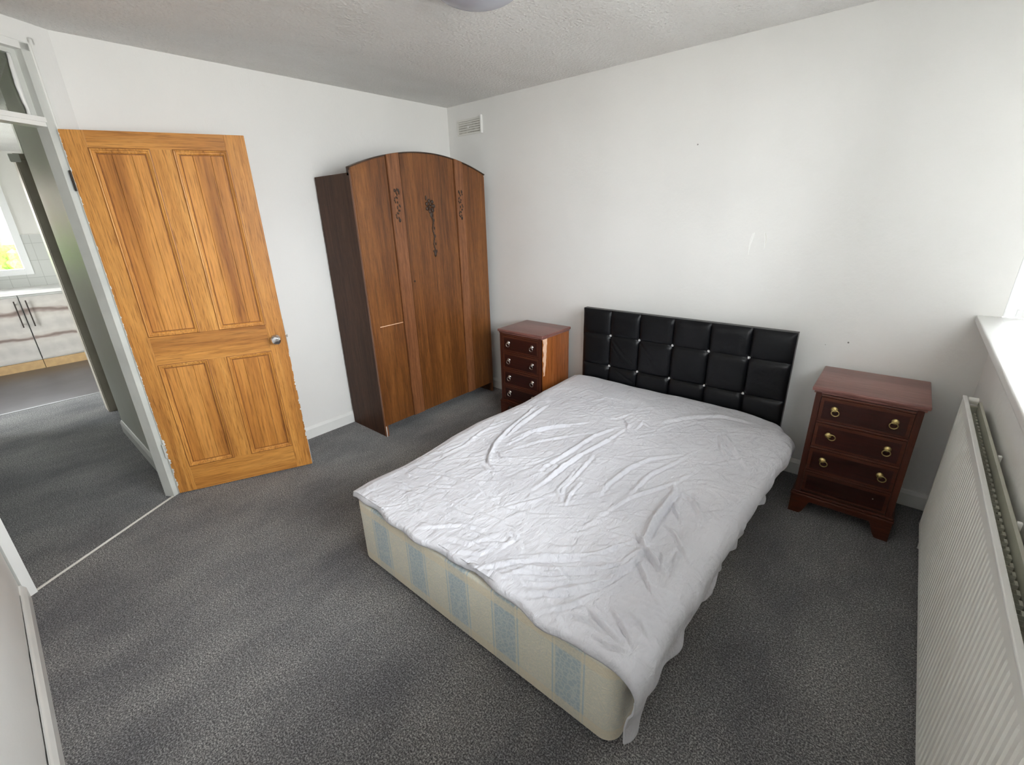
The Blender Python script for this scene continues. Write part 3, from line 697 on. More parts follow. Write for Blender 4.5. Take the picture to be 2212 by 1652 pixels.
# ================================================================ BEDSIDE CHESTS
def chest(loc, label, side_mat, top_mat, pull_mat, skip=(), w=0.445, d=0.385):
    # local origin: floor, left front corner at x=0,y=0; depth goes to +y
    t = thing('bedside_chest', label, 'chest of drawers', loc, 0, 'matching four drawer bedside chests')
    x0, x1 = 0.018, w-0.018
    y0 = 0.012
    bm = bmesh.new(); bx(bm, x0, x0+0.014, y0, d, 0.115, 0.700); ob('side_panel', bm, side_mat, t)
    bm = bmesh.new(); bx(bm, x1-0.014, x1, y0, d, 0.115, 0.700); sp = ob('side_panel', bm, side_mat, t)
    bm = bmesh.new(); bx(bm, x0+0.014, x1-0.014, y0+0.006, d, 0.12, 0.70); ob('carcass', bm, M['oak_dark'], t)
    for xa in (x0, x1-0.026):
        bm = bmesh.new(); bx(bm, xa, xa+0.026, y0-0.004, y0+0.010, 0.118, 0.698, bev=0.002); ob('front_stile', bm, M['mah_z'], t)
    bm = bmesh.new(); bx(bm, 0, w, 0.0, d+0.002, 0.702, 0.722, bev=0.007, seg=3); bx(bm, 0.010, w-0.010, 0.008, d, 0.690, 0.703, bev=0.004)
    ob('chest_top', bm, top_mat, t, 'auto')
    zr = [0.135, 0.280, 0.425, 0.570, 0.690]
    zr = [0.142, 0.268, 0.408, 0.552, 0.690]
    for i in range(4):
        z0, z1 = zr[i], zr[i+1]-0.016
        bm = bmesh.new(); bx(bm, x0+0.028, x1-0.028, y0-0.003, y0+0.014, z0, z1, bev=0.002); dr_ = ob('drawer', bm, M['mah_x'], t)
        bm = bmesh.new()
        for q in ((x0+0.028, x1-0.028, z1-0.016, z1), (x0+0.028, x1-0.028, z0, z0+0.010), (x0+0.028, x0+0.042, z0+0.01, z1-0.016), (x1-0.042, x1-0.028, z0+0.01, z1-0.016)):
            bx(bm, q[0], q[1], y0-0.0045, y0-0.0025, q[2], q[3], bev=0.0006)
        ob('banding', bm, M['mah_band'], dr_)
        if i < 4:
            bm = bmesh.new(); bx(bm, x0+0.026, x1-0.026, y0-0.006, y0+0.010, z1+0.002, z1+0.014, bev=0.003); ob('drawer_rail', bm, M['mah_band'], t)
        zc = (z0+z1)/2+0.008
        for j, xc in enumerate((0.107, w-0.105)):
            if (i, j) in skip: continue
            bm = bmesh.new()
            lathe(bm, [(0.001, -0.010), (0.008, -0.009), (0.013, -0.005), (0.015, -0.002), (0.015, 0.0)], 'y', (xc, y0-0.003, zc), 20)
            lathe(bm, [(0.001, -0.022), (0.004, -0.021), (0.004, -0.009)], 'y', (xc, y0-0.003, zc), 10)
            a = pull_ang.get((i, j), 0.1) if pull_mat is M['brass'] else 0.1*(j-0.5)
            R = Matrix.Rotation(a, 3, 'Y')
            off = R @ Vector((0, 0, -0.016))
            torus(bm, 0.0155, 0.0026, (xc+off.x, y0-0.016, zc+off.z), Matrix.Rotation(0.12, 3, 'X'))
            ob('ring_pull', bm, pull_mat, dr_, 'auto')
        if (i, 1) in skip:
            bm = bmesh.new(); lathe(bm, [(0.001, -0.003), (0.003, -0.003), (0.003, 0.0)], 'y', (w-0.105, y0-0.003, zc), 10); ob('screw', bm, M['pewter'], dr_)
    # base moulding and ogee bracket feet
    bm = bmesh.new()
    bx(bm, 0.004, w-0.004, -0.002, d, 0.104, 0.118, bev=0.005); bx(bm, 0.010, w-0.010, 0.004, d, 0.118, 0.130, bev=0.005)
    ob('base_moulding', bm, M['mah_band'], t)
    def skirtp(a0, a1):
        n = 8; pts = [(a0, 0.104), (a0, 0.0), (a0+0.045, 0.0)]
        pts += [(a0+0.045+0.045*k/n+0.004*math.sin(PI*k/n), 0.082*(0.5-0.5*math.cos(PI*k/n))) for k in range(1, n+1)]
        r = [((a0+a1)-p[0], p[1]) for p in pts][::-1]
        return pts + r
    pts = skirtp(0.008, w-0.008)
    bm = bmesh.new(); prism(bm, pts, 0.002, 0.018, 'y'); ob('bracket_base', bm, M['mah_band'], t)
    for xa in (0.008, w-0.022):
        bm = bmesh.new(); prism(bm, skirtp(0.018, d-0.002), xa, xa+0.014, 'x'); ob('bracket_base', bm, M['mah_band'], t)
    return t, sp
pull_ang = {(3, 0): -0.45, (3, 1): 0.20, (2, 0): -1.35, (2, 1): 0.05, (1, 0): -0.62, (1, 1): -0.75}
chR, _ = chest((2.984, -0.438, 0), 'dark mahogany bedside chest with brass ring pulls, between the bed and the radiator', M['mah_z'], M['mah_top'], M['brass'], skip=((0, 0), (0, 1)), d=0.40)
chL, spL = chest((0.856, -0.418, 0), 'mahogany bedside chest with a glossy orange side, between the wardrobe and the bed', M['mah_side'], M['mah_top'], M['pewter'], d=0.375)
# painted glare strip on the right hand side of the left chest
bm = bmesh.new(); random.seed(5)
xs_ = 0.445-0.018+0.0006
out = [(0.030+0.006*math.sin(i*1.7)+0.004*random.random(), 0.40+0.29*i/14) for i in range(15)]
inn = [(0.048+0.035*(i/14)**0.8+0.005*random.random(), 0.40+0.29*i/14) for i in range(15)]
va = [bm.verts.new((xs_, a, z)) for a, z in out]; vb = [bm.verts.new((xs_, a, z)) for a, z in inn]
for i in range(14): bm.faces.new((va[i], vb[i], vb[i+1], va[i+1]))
ob('glare_strip', bm, M['pale_wood_glare'], spL, label='pale painted strip of window glare')

# ================================================================ BED
BX0, BX1, BY0, BY1 = 1.478, 2.838, -2.122, -0.17
bed = thing('divan_bed', 'double divan bed with cream and blue damask base and black headboard', 'bed', (BX0, 0, 0))
def rounded_box(bm, x0, x1, y0, y1, z0, z1, r, rz, n=8):
    loops = []
    zl = [(z0, rz)] + [(z0+rz*(1-math.cos(PI/2*k/4)), rz*(1-math.sin(PI/2*k/4))) for k in range(1, 5)] + [(z1-rz*(1-math.cos(PI/2*k/4)), rz*(1-math.sin(PI/2*k/4))) for k in range(4, 0, -1)] + [(z1, rz)]
    for z, ins in zl:
        lp = []
        for cx, cy, a0 in ((x1-r, y1-r, 0), (x0+r, y1-r, PI/2), (x0+r, y0+r, PI), (x1-r, y0+r, 1.5*PI)):
            for k in range(n+1):
                a = a0+PI/2*k/n; rr = max(r-ins, 0.001); lp.append(bm.verts.new((cx+rr*math.cos(a), cy+rr*math.sin(a), z)))
        loops.append(lp)
    for a, b in zip(loops, loops[1:]):
        m = len(a)
        for i in range(m): bm.faces.new((a[i], a[(i+1) % m], b[(i+1) % m], b[i]))
    bm.faces.new(loops[0][::-1]); bm.faces.new(loops[-1])
bm = bmesh.new(); rounded_box(bm, 0, BX1-BX0, BY0, BY1, 0.022, 0.345, 0.055, 0.012)
ob('divan_base', bm, M['divan'], bed, 'auto')
bm = bmesh.new(); rounded_box(bm, 0.012, BX1-BX0-0.03, BY0+0.04, BY1-0.03, 0.346, 0.372, 0.10, 0.012)
ob('mattress', bm, M['gloss'], bed, 'auto')
for px_, py_ in ((0.15, -0.35), (1.2, -0.35), (0.15, -1.95), (1.2, -1.95)):
    bm = bmesh.new(); lathe(bm, [(0.001, -0.018), (0.018, -0.018), (0.022, 0), (0.018, 0.018), (0.001, 0.018)], 'x', (px_, py_, 0.023), 16); ob('castor', bm, M['iron'], bed, 'auto')
# tufted headboard
HX0, HX1, HZ0, HZ1 = 0.0, 1.362, 0.22, 0.908
seam_x = [0.224, 0.444, 0.676, 0.906, 1.137]; seam_z = [0.728, 0.500]
nxh, nzh = 230, 120
bm = bmesh.new(); grid = []
for j in range(nzh+1):
    row = []
    for i in range(nxh+1):
        x = HX0+(HX1-HX0)*i/nxh; z = HZ0+(HZ1-HZ0)*j/nzh
        dx = min(abs(x-s) for s in seam_x); dz = min(abs(z-s) for s in seam_z)
        de = min(x-HX0, HX1-x, HZ1-z)
        h = 0.024*(1-math.exp(-(dx/0.011)**0.8))*(1-0.75*math.exp(-(dz/0.011)**0.8))
        ib = min(math.hypot(x-a, z-b) for a in seam_x for b in seam_z)
        h -= 0.012*math.exp(-(ib/0.018)**2)
        h *= 1-math.exp(-max(de, 0)/0.018)*0.95
        h += 0.0028*noise.noise(Vector((x*9, z*14, 3)))
        for (xa, za, xb, zb2) in ((0.444, 0.728, 0.60, 0.52), (0.224, 0.700, 0.33, 0.56), (0.25, 0.50, 0.42, 0.42), (0.46, 0.71, 0.55, 0.62), (0.224, 0.728, 0.42, 0.54)):
            t_ = max(0, min(1, ((x-xa)*(xb-xa)+(z-za)*(zb2-za))/((xb-xa)**2+(zb2-za)**2)))
            dd_ = math.hypot(x-xa-t_*(xb-xa), z-za-t_*(zb2-za)); h -= 0.004*math.exp(-(dd_/0.007)**2)*(1-0.5*t_)
        row.append(bm.verts.new((x, -0.140-max(h, -0.004), z)))
    grid.append(row)
for j in range(nzh):
    for i in range(nxh): bm.faces.new((grid[j][i], grid[j][i+1], grid[j+1][i+1], grid[j+1][i]))
bk = {}
per = [grid[0][i] for i in range(nxh+1)]+[grid[j][nxh] for j in range(1, nzh+1)]+[grid[nzh][i] for i in range(nxh-1, -1, -1)]+[grid[j][0] for j in range(nzh-1, 0, -1)]
back = [bm.verts.new((v.co.x, -0.098, v.co.z)) for v in per]
for i in range(len(per)):
    j = (i+1) % len(per); bm.faces.new((per[i], per[j], back[j], back[i]))
bm.faces.new(back)
hb = ob('headboard', bm, M['leather'], bed, 'auto', label='black tufted leather look headboard with crystal studs')
for a in seam_x:
    for b in seam_z:
        bm = bmesh.new(); lathe(bm, [(0.001, -0.0095), (0.0045, -0.0085), (0.0085, -0.004), (0.0095, 0.0), (0.006, 0.003)], 'y', (a, -0.139, b), 12)
        ob('crystal_button', bm, M['crystal'], hb)
for a in (0.30, 1.06):
    bm = bmesh.new(); bx(bm, a, a+0.05, -0.098, -0.080, 0.06, 0.75); ob('headboard_strut', bm, M['oak_dark'], hb)

# ---- bed cover: cloth lying on the mattress, falling over the window side
WR=[(6,12,[(1.689,-1.255),(1.67,-1.157),(1.641,-0.93),(1.625,-0.804)]),
(7,12,[(1.744,-1.319),(1.762,-1.155),(1.859,-1.014),(1.971,-0.871)]),
(4,14,[(1.806,-1.392),(1.867,-1.226),(1.961,-1.092),(2.07,-0.945)]),
(8,13,[(2.054,-1.449),(2.067,-1.249),(2.084,-0.999),(2.132,-0.831)]),
(8,12,[(2.128,-1.59),(2.128,-1.424),(2.132,-1.217),(2.17,-0.996),(2.181,-0.771)]),
(8,11,[(2.267,-1.578),(2.229,-1.512),(2.216,-1.387),(2.202,-1.251),(2.188,-1.174)]),
(6,9,[(2.31,-1.609),(2.284,-1.538),(2.268,-1.408)]),
(8,13,[(2.386,-1.458),(2.372,-1.357),(2.386,-1.177),(2.431,-1.04),(2.525,-0.916)]),
(7,11,[(2.488,-1.352),(2.492,-1.174),(2.529,-1.05),(2.563,-0.922)]),
(5,12,[(2.453,-1.618),(2.497,-1.398),(2.546,-1.293),(2.612,-1.171),(2.654,-0.986)]),
(20,16,[(2.674,-1.625),(2.65,-1.497),(2.648,-1.382),(2.642,-1.246),(2.616,-1.197)]),
(9,9,[(2.649,-1.28),(2.696,-1.368),(2.741,-1.425)]),
(8,12,[(2.633,-1.225),(2.718,-1.252),(2.815,-1.367)]),
(8,10,[(2.701,-1.479),(2.76,-1.516),(2.839,-1.615)]),
(14,12,[(2.674,-1.625),(2.737,-1.679),(2.789,-1.716)]),
(8,8,[(2.746,-1.626),(2.778,-1.69),(2.787,-1.734)]),
(9,8,[(2.792,-1.598),(2.814,-1.679),(2.824,-1.729)]),
(8,9,[(2.625,-1.593),(2.674,-1.625)]),
(7,10,[(2.326,-1.997),(2.422,-1.911),(2.522,-1.832),(2.59,-1.749),(2.626,-1.653)]),
(9,11,[(2.354,-2.029),(2.479,-1.946),(2.597,-1.86),(2.66,-1.775),(2.674,-1.693),(2.681,-1.639)]),
(6,9,[(2.388,-2.069),(2.505,-1.984),(2.611,-1.883),(2.672,-1.818)]),
(9,12,[(2.465,-2.087),(2.574,-2.0),(2.661,-1.876),(2.689,-1.779),(2.684,-1.646)]),
(9,10,[(2.694,-1.713),(2.749,-1.773),(2.799,-1.827)]),
(7,12,[(2.633,-0.603),(2.678,-0.725),(2.754,-0.826)]),
(6,16,[(2.629,-0.543),(2.728,-0.687),(2.827,-0.836)]),
(6,9,[(2.712,-1.204),(2.745,-1.281)]),
(6,25,[(2.285,-0.623),(2.425,-0.446),(2.548,-0.328),(2.735,-0.308)]),
(6,9,[(2.109,-0.683),(2.173,-0.755),(2.199,-0.825)]),
(6,10,[(2.229,-0.78),(2.22,-0.672),(2.276,-0.7)]),
(4,12,[(2.038,-0.76),(2.082,-0.703),(2.112,-0.578)]),
(14,13,[(1.577,-0.878),(1.618,-1.026),(1.657,-1.238),(1.708,-1.399),(1.768,-1.507),(1.805,-1.551),(1.853,-1.571)]),
(7,9,[(1.621,-0.826),(1.632,-0.91),(1.651,-1.102),(1.695,-1.283)]),
(7,14,[(1.579,-1.123),(1.539,-1.327),(1.576,-1.499),(1.557,-1.632)]),
(7,12,[(1.761,-1.358),(1.772,-1.166),(1.837,-1.026),(1.946,-0.943)]),
(6,10,[(1.776,-1.451),(1.828,-1.473),(1.878,-1.471)]),
(4,9,[(1.771,-1.588),(1.858,-1.611),(1.901,-1.611)]),
(7,11,[(2.136,-1.522),(2.131,-1.401),(2.119,-1.214)]),
(4,12,[(1.929,-2.103),(2.053,-1.981),(2.15,-1.944)]),
(9,13,[(2.28,-2.1),(2.343,-2.013),(2.414,-1.931),(2.523,-1.838),(2.641,-1.763)]),
(11,13,[(2.37,-2.076),(2.395,-2.021),(2.509,-1.942),(2.668,-1.814),(2.685,-1.728),(2.693,-1.616)]),
(6,11,[(2.435,-2.07),(2.582,-1.93),(2.677,-1.831)]),
(6,11,[(2.488,-2.082),(2.609,-1.974),(2.651,-1.919)]),
(9,9,[(2.681,-2.018),(2.74,-2.036),(2.795,-2.053)]),
(8,9,[(2.738,-1.972),(2.8,-2.014),(2.839,-2.042)]),
(7,8,[(2.75,-2.089),(2.789,-2.09),(2.834,-2.069)]),
(6,9,[(2.623,-2.074),(2.692,-2.047),(2.75,-2.054)]),
(7,10,[(2.793,-1.947),(2.86,-1.983)]),
(6,11,[(2.551,-2.112),(2.615,-2.041),(2.658,-1.956)]),
(6,9,[(2.277,-1.593),(2.22,-1.542),(2.208,-1.428),(2.187,-1.31)]),
(5,12,[(2.267,-1.981),(2.273,-1.92),(2.225,-1.9)]),
(4,12,[(2.143,-2.107),(2.231,-2.05),(2.244,-2.0)]),
(3,14,[(2.041,-2.075),(2.158,-2.04),(2.198,-1.951)])]
NS, NT = 330, 430
S = np.linspace(0, 1, NS+1); T = np.linspace(0, 1, NT+1)
flatL, xr = 1.455, 2.800                       # left hem, where the cloth rolls over the right edge
tot_flat = xr-flatL; arc_r = 0.085; hang = 0.36
sg = (S*(tot_flat+arc_r*PI/2+hang))            # arc length across
yv = -0.185+T*(-2.150+0.185)
X = np.zeros((NT+1, NS+1)); Y = np.zeros_like(X); Z = np.zeros_like(X)
Yg = np.repeat(yv[:, None], NS+1, 1)
def sm(a, b, x): t = np.clip((x-a)/(b-a), 0, 1); return t*t*(3-2*t)
ztop = 0.388+0.014*sm(-1.6, -0.3, Yg)
# height of the hanging hem along the bed
hem_pts_y = [-2.15, -2.11, -2.01, -1.90, -1.80, -1.60, -1.40, -1.10, -0.80, -0.50, -0.185]
hem_pts_z = [0.075, 0.085, 0.150, 0.180, 0.185, 0.170, 0.180, 0.175, 0.170, 0.160, 0.150]
hem = np.interp(-yv, [-a for a in hem_pts_y][::1][::-1] if False else [-a for a in hem_pts_y][::-1], hem_pts_z[::-1])
bulge = np.interp(-yv, [0.185, 0.5, 0.9, 1.4, 1.9, 2.15], [0.070, 0.080, 0.062, 0.040, 0.022, 0.012])
for j in range(NT+1):
    zt_, hm, bg = ztop[j, 0], hem[j], bulge[j]
    hl = zt_-arc_r-hm
    tot = tot_flat+arc_r*PI/2+hl
    s = S*tot
    fl = s <= tot_flat; ar = (s > tot_flat) & (s <= tot_flat+arc_r*PI/2); hg = s > tot_flat+arc_r*PI/2
    x = np.where(fl, flatL+s, 0.0); z = np.full(NS+1, zt_)
    a = (s-tot_flat)/arc_r
    x = np.where(ar, xr+(arc_r)*np.sin(np.clip(a, 0, PI/2)), x); z = np.where(ar, zt_-arc_r*(1-np.cos(np.clip(a, 0, PI/2))), z)
    q = np.clip((s-tot_flat-arc_r*PI/2)/max(hl, 1e-3), 0, 1)
    x = np.where(hg, xr+arc_r, x); z = np.where(hg, zt_-arc_r-q*hl, z)
    # puffiness over the edge, falling back in towards the hem
    u = np.clip((s-tot_flat*0.93)/(tot-tot_flat*0.93), 0, 1)
    x += bg*np.sin(PI*np.clip(u*1.15, 0, 1))**1.2
    x += np.where(hg, 0.012*q*np.sin(yv[j]*17+1.2)+0.008*q*np.sin(yv[j]*41), 0)
    X[j] = x; Z[j] = z; Y[j] = yv[j]
# soften the head right corner (rounded) and dip at the left edge
cr = sm(-0.42, -0.185, Yg)
Xover = np.clip(X-2.60, 0, None)
Z -= cr*Xover*0.10
X -= cr*cr*Xover*0.20
Z -= 0.010*sm(1.50, 1.455, X)
# left hem wander
Lw = np.interp(-yv, [0.185, 0.45, 0.60, 0.86, 1.04, 1.24, 1.46, 1.58, 1.69, 1.82, 2.02, 2.15], [-0.015, -0.005, -0.005, 0.010, -0.006, -0.040, -0.030, -0.012, 0.004, 0.014, 0.004, 0.020])
X += (Lw[:, None])*sm(1.75, 1.45, X)
# large soft undulation
def fbm(x, y, sx, sy, seed):
    rs = np.random.RandomState(seed); r = np.zeros_like(x)
    for k in range(9):
        th = rs.uniform(-0.6, 0.6)+0.75; f = rs.uniform(0.5, 1.6); ph = rs.uniform(0, 6.28)
        r += np.sin((x*math.cos(th)*sx+y*math.sin(th)*sy)*f+ph)/9
    return r
flatw = sm(2.86, 2.78, X)
Z += 0.007*fbm(X, Y, 9, 7, 1) + 0.0045*fbm(X, Y, 26, 18, 2)*flatw
Wd = np.zeros_like(X)
for h, wd_, pl in WR:
    P = np.array(pl); seg = np.hypot(*(P[1:]-P[:-1]).T); cum = np.concatenate([[0], np.cumsum(seg)]); Lt = cum[-1]
    best = np.full(X.shape, 9.0); sd = np.zeros_like(X); tt = np.zeros_like(X)
    m = (X > P[:, 0].min()-0.08) & (X < P[:, 0].max()+0.08) & (Y > P[:, 1].min()-0.08) & (Y < P[:, 1].max()+0.08) & (Z > 0.25)
    for k in range(len(P)-1):
        d = P[k+1]-P[k]; l2 = d@d
        t = np.clip(((X-P[k, 0])*d[0]+(Y-P[k, 1])*d[1])/l2, 0, 1)
        ex = X-P[k, 0]-t*d[0]; ey = Y-P[k, 1]-t*d[1]; dist = np.hypot(ex, ey)
        cc = (ex*d[1]-ey*d[0])/math.sqrt(l2)
        b_ = dist < best
        best = np.where(b_, dist, best); sd = np.where(b_, cc, sd); tt = np.where(b_, (cum[k]+t*seg[k])/Lt, tt)
    ww = wd_/1000.0*0.85; hh = h/1000.0*1.25
    tap = np.clip(np.sin(PI*np.clip(tt*0.92+0.04, 0, 1)), 0, 1)**0.6
    c = hh*tap*(np.exp(-(best/ww)**2)-0.85*np.exp(-((sd-1.25*ww)/(0.65*ww))**2)*np.exp(-(np.maximum(best-2.2*ww, 0)/ww)**2))
    Wd += np.where(m, c, 0)
Z += Wd*1.0
# crumples near the foot right corner and folds down the hanging side
rs = np.random.RandomState(3)
for k in range(46):
    cx_, cy_ = rs.uniform(2.30, 2.84), rs.uniform(-2.12, -1.55)
    if cx_ < 2.45 and cy_ > -1.9: continue
    th = rs.uniform(0.3, 1.5); ln = rs.uniform(0.03, 0.09); wdt = rs.uniform(0.006, 0.012)
    ux, uy = math.cos(th), math.sin(th)
    al = (X-cx_)*ux+(Y-cy_)*uy; ac = -(X-cx_)*uy+(Y-cy_)*ux
    Z += rs.uniform(0.002, 0.006)*np.exp(-(al/ln)**2)*(np.exp(-(ac/wdt)**2)-0.5*np.exp(-((ac-1.5*wdt)/wdt)**2))*(Z > 0.3)
for k in range(420):
    cx_, cy_ = rs.uniform(1.5, 2.84), rs.uniform(-2.1, -0.45)
    th = rs.normal(0.85, 0.35) if cy_ > -1.75 else rs.normal(0.15, 0.45)
    ln = rs.uniform(0.03, 0.11); wdt = rs.uniform(0.0065, 0.012); ux, uy = math.cos(th), math.sin(th)
    m = (np.abs(X-cx_) < 0.3) & (np.abs(Y-cy_) < 0.3) & (Z > 0.3)
    al = (X[m]-cx_)*ux+(Y[m]-cy_)*uy; ac = -(X[m]-cx_)*uy+(Y[m]-cy_)*ux+0.12*al*al/ln*rs.uniform(-1, 1)
    Z[m] += rs.uniform(0.0010, 0.0034)*np.exp(-(al/ln)**2)*(np.exp(-(ac/wdt)**2)-0.7*np.exp(-((ac-1.3*wdt)/(0.7*wdt))**2))
side = sm(2.82, 2.90, X)
for k in range(40):
    cy_ = rs.uniform(-2.15, -0.3); cz_ = rs.uniform(0.12, 0.36); th = rs.uniform(0.5, 1.25)
    ln = rs.uniform(0.05, 0.14); wdt = rs.uniform(0.012, 0.022)
    al = (Y-cy_)*math.cos(th)+(Z-cz_)*math.sin(th); ac = -(Y-cy_)*math.sin(th)+(Z-cz_)*math.cos(th)
    X += side*rs.uniform(0.004, 0.010)*np.exp(-(al/ln)**2)*np.exp(-(ac/wdt)**2)
# foot hem drops over the end of the mattress
ov = 7
for k in range(ov):
    j = NT-ov+1+k; f_ = (k+1)/ov
    Y[j] = yv[NT-ov]-0.016*math.sin(f_*PI/2) - 0.0
    Z[j] = Z[NT-ov]-0.024*f_*f_*(Z[NT-ov] > 0.30)-0.0
    X[j] = X[NT-ov]
Y[-ov:] += (0.012*np.sin(X[-ov:]*9)+0.006*np.sin(X[-ov:]*31))*sm(2.8, 2.6, X[-ov:])
# dangling corner: pull the hanging cloth at the foot outwards and to a point
cn = sm(-2.00, -2.15, Y)*side
low = sm(0.33, 0.12, Z)
Y += cn*0.012*low
X += side*low*(-0.034*sm(-2.06, -2.15, Y)+0.016*np.exp(-((Y+2.03)/0.06)**2))
verts = np.stack([X, Y, Z], -1).reshape(-1, 3)
idx = np.arange((NT+1)*(NS+1)).reshape(NT+1, NS+1)
faces = np.stack([idx[:-1, :-1], idx[:-1, 1:], idx[1:, 1:], idx[1:, :-1]], -1).reshape(-1, 4)
me = bpy.data.meshes.new('bed_cover'); me.from_pydata(verts.tolist(), [], faces.tolist()); me.update()
for p in me.polygons: p.use_smooth = True
me.materials.append(M['cover'])
cov = bpy.data.objects.new('bed_cover', me); COL.objects.link(cov)
cov['label'] = 'crumpled pale grey cotton cover spread over the bed'; cov['category'] = 'bed cover'
sol = cov.modifiers.new('thick', 'SOLIDIFY'); sol.thickness = 0.006; sol.offset = 1.0

# ================================================================ RADIATOR
rd = thing('radiator', 'long cream double panel radiator under the bedroom window', 'radiator', (3.510, -0.42, 0.0))
RL, rz0, rz1 = 2.25, 0.135, 0.790
def ribbed(x_face, x_back, z0, z1, inv=1):
    bm = bmesh.new(); prof = []
    pitch = 0.030; n = int(RL/pitch)
    prof.append((0.0, 0.0)); prof.append((-0.03, 0.0))
    y = -0.03
    for k in range(n-2):
        prof += [(y-0.004, 0.0045), (y-0.011, 0.0045), (y-0.015, 0.0), (y-0.030, 0.0)]; y -= pitch
    prof.append((-RL, 0.0))
    zz = [(z0, 0.006, 0), (z0+0.006, 0.0, 0), (z0+0.026, 0, 0), (z0+0.040, 0, 1), (z1-0.046, 0, 1), (z1-0.032, 0, 0), (z1-0.006, 0, 0), (z1, 0.004, 0)]
    rows = []
    for z, ins, on in zz:
        rows.append([bm.verts.new((x_face+inv*(ins+(d if on else 0)), yy, z)) for yy, d in prof])
    for a, b in zip(rows, rows[1:]):
        for i in range(len(a)-1): bm.faces.new((a[i], a[i+1], b[i+1], b[i]))
    bk_ = [[bm.verts.new((x_back, yy, z)) for yy, d in (prof[0], prof[-1])] for z in (z0, z1)]
    bm.faces.new((bk_[0][0], bk_[0][1], bk_[1][1], bk_[1][0]))
    bm.faces.new(rows[0]+[bk_[0][1], bk_[0][0]]); bm.faces.new(rows[-1][::-1]+[bk_[1][0], bk_[1][1]])
    bm.faces.new([r[0] for r in rows]+[bk_[1][0], bk_[0][0]]); bm.faces.new([r[-1] for r in rows]+[bk_[1][1], bk_[0][1]])
    return bm
ob('front_panel', ribbed(0.0, 0.014, rz0, rz1), M['radiator'], rd)
bm = bmesh.new(); bx(bm, -0.0025, 0.0115, -RL, 0.0, rz1-0.003, rz1+0.007, bev=0.003); ob('top_rail', bm, M['gloss'], rd)
ob('rear_panel', ribbed(0.062, 0.050, rz0, rz1-0.012, -1), M['radiator_shade'], rd)
bm = bmesh.new(); y = -0.04; k = 0
while y > -RL+0.05:
    bx(bm, 0.0145, 0.046, y-0.0012, y, rz0+0.06, rz1-0.045); bx(bm, 0.040 if k % 2 else 0.0145, 0.046 if k % 2 else 0.020, y-0.018, y, rz0+0.06, rz1-0.045); y -= 0.018; k += 1
ob('convector_fins', bm, M['radiator_shade'], rd)
for yy in (-0.55, -0.98, -1.75):
    bm = bmesh.new(); bx(bm, 0.060, 0.070, yy-0.012, yy, rz1-0.05, rz1-0.010, bev=0.002); ob('bracket', bm, M['radiator'], rd)
bm = bmesh.new(); lathe(bm, [(0.001, -0.004), (0.014, 0.0), (0.014, 0.030), (0.001, 0.034)], 'x', (0.016, -0.012, rz1-0.008), 18); ob('end_cap', bm, M['radiator'], rd, 'auto')
bm = bmesh.new(); bx(bm, 0.012, 0.052, -0.020, -0.004, rz0+0.01, rz1-0.03, bev=0.004); ob('end_panel', bm, M['radiator_shade'], rd)
bm = bmesh.new(); lathe(bm, [(0.001, 0.0), (0.007, 0.0), (0.007, 0.17), (0.001, 0.17)], 'z', (0.03, 0.02, 0.0), 12); lathe(bm, [(0.001, 0), (0.016, 0.002), (0.016, 0.05), (0.001, 0.054)], 'z', (0.03, 0.02, 0.14), 14)
ob('valve', bm, M['radiator'], rd, 'auto')

# ================================================================ CEILING LIGHT, VENT, WALL MARKS
lt = thing('ceiling_light', 'round frosted grey ceiling light at the top edge of the photo', 'ceiling light', (1.745, -1.415, H))
bm = bmesh.new(); lathe(bm, [(0.001, 0.0), (0.185, 0.0), (0.185, -0.018), (0.172, -0.030), (0.001, -0.030)], 'z', seg=64); ob('base_ring', bm, M['lamprim'], lt, 'auto')
bm = bmesh.new(); lathe(bm, [(0.172, -0.026)]+[(0.172*math.cos(a), -0.026-0.062*math.sin(a)) for a in [PI/2*k/12 for k in range(1, 12)]]+[(0.002, -0.088)], 'z', seg=64); ob('glass_shade', bm, M['lampshade'], lt, True)

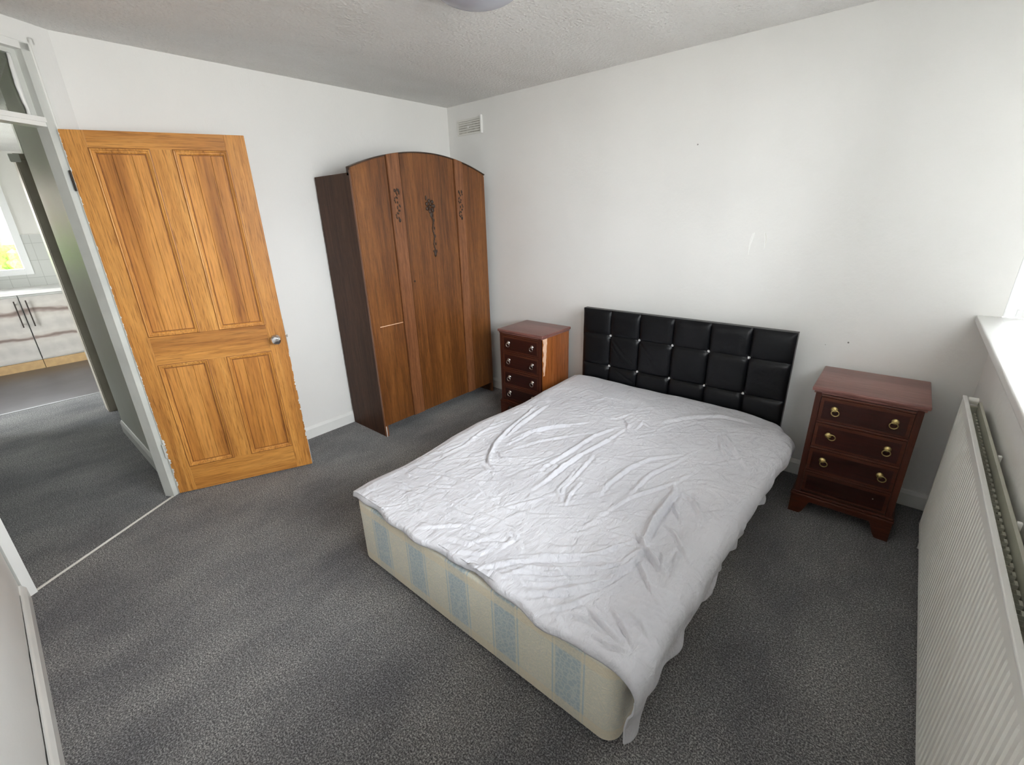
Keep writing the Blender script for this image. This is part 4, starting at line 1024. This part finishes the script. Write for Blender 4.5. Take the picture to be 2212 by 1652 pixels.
vt = thing('air_vent', 'small painted over air vent high on the wall in the corner', 'air vent', (0.118, -0.0005, 2.185))
bm = bmesh.new()
for q in ((0, 0.285, 0, 0.014), (0, 0.285, 0.101, 0.115), (0, 0.014, 0.014, 0.101), (0.262, 0.276, 0.014, 0.101)): bx(bm, q[0], q[1], -0.008, 0.0, q[2], q[3], bev=0.002)
ob('frame', bm, M['vent'], vt)
bm = bmesh.new(); bx(bm, 0.014, 0.262, -0.0015, -0.0005, 0.014, 0.101); ob('backing', bm, M['vent_dark'], vt)
bm = bmesh.new(); random.seed(6)
for k in range(5):
    z = 0.022+k*0.017
    bx(bm, 0.016, 0.260, -0.0065, -0.003, z, z+0.009, bev=0.001)
ob('louvres', bm, M['vent'], vt)
bm = bmesh.new(); bx(bm, 0.120, 0.136, -0.010, -0.004, 0.05, 0.066, bev=0.003); ob('slider', bm, M['gloss'], vt)
bm = bmesh.new(); bx(bm, 0.276, 0.288, -0.020, 0.0, -0.004, 0.125, bev=0.002); ob('edge_strip', bm, M['gloss'], vt, label='white strip at the right edge of the vent')

def patch(pts, mat, name, label, y=-0.0006):
    bm = bmesh.new(); bm.faces.new([bm.verts.new((a, y, b)) for a, b in pts])
    e_ = bmesh.ops.extrude_face_region(bm, geom=bm.faces[:]); 
    for v in [g for g in e_['geom'] if isinstance(g, bmesh.types.BMVert)]: v.co.y -= 0.0015
    return ob(name, bm, mat, wb, label=label)
patch([(2.500, 1.420), (2.512, 1.425), (2.507, 1.395), (2.497, 1.352), (2.494, 1.300), (2.489, 1.345), (2.493, 1.390)], M['filler'], 'torn_wallpaper', 'small torn flap in the wallpaper above the headboard')
patch([(2.560, 1.425), (2.566, 1.425), (2.575, 1.385), (2.573, 1.335), (2.568, 1.385)], M['filler'], 'torn_wallpaper', 'small torn flap in the wallpaper above the headboard')
patch([(2.566, 1.422), (2.571, 1.423), (2.580, 1.385), (2.577, 1.345), (2.573, 1.385)], M['vent'], 'torn_wallpaper_shadow', 'grey painted shadow beside the torn flap', -0.0001)  # the flap's shadow, laid on as a grey patch
for (a, b, r) in ((2.134, 1.915, 0.004), (3.060, 0.858, 0.0045), (2.96, 0.83, 0.002)):
    bm = bmesh.new(); lathe(bm, [(0.0003, -0.0016), (r, -0.0012), (r, 0.0)], 'y', (a, -0.0002, b), 10); ob('nail_hole', bm, M['dirt'], wb)
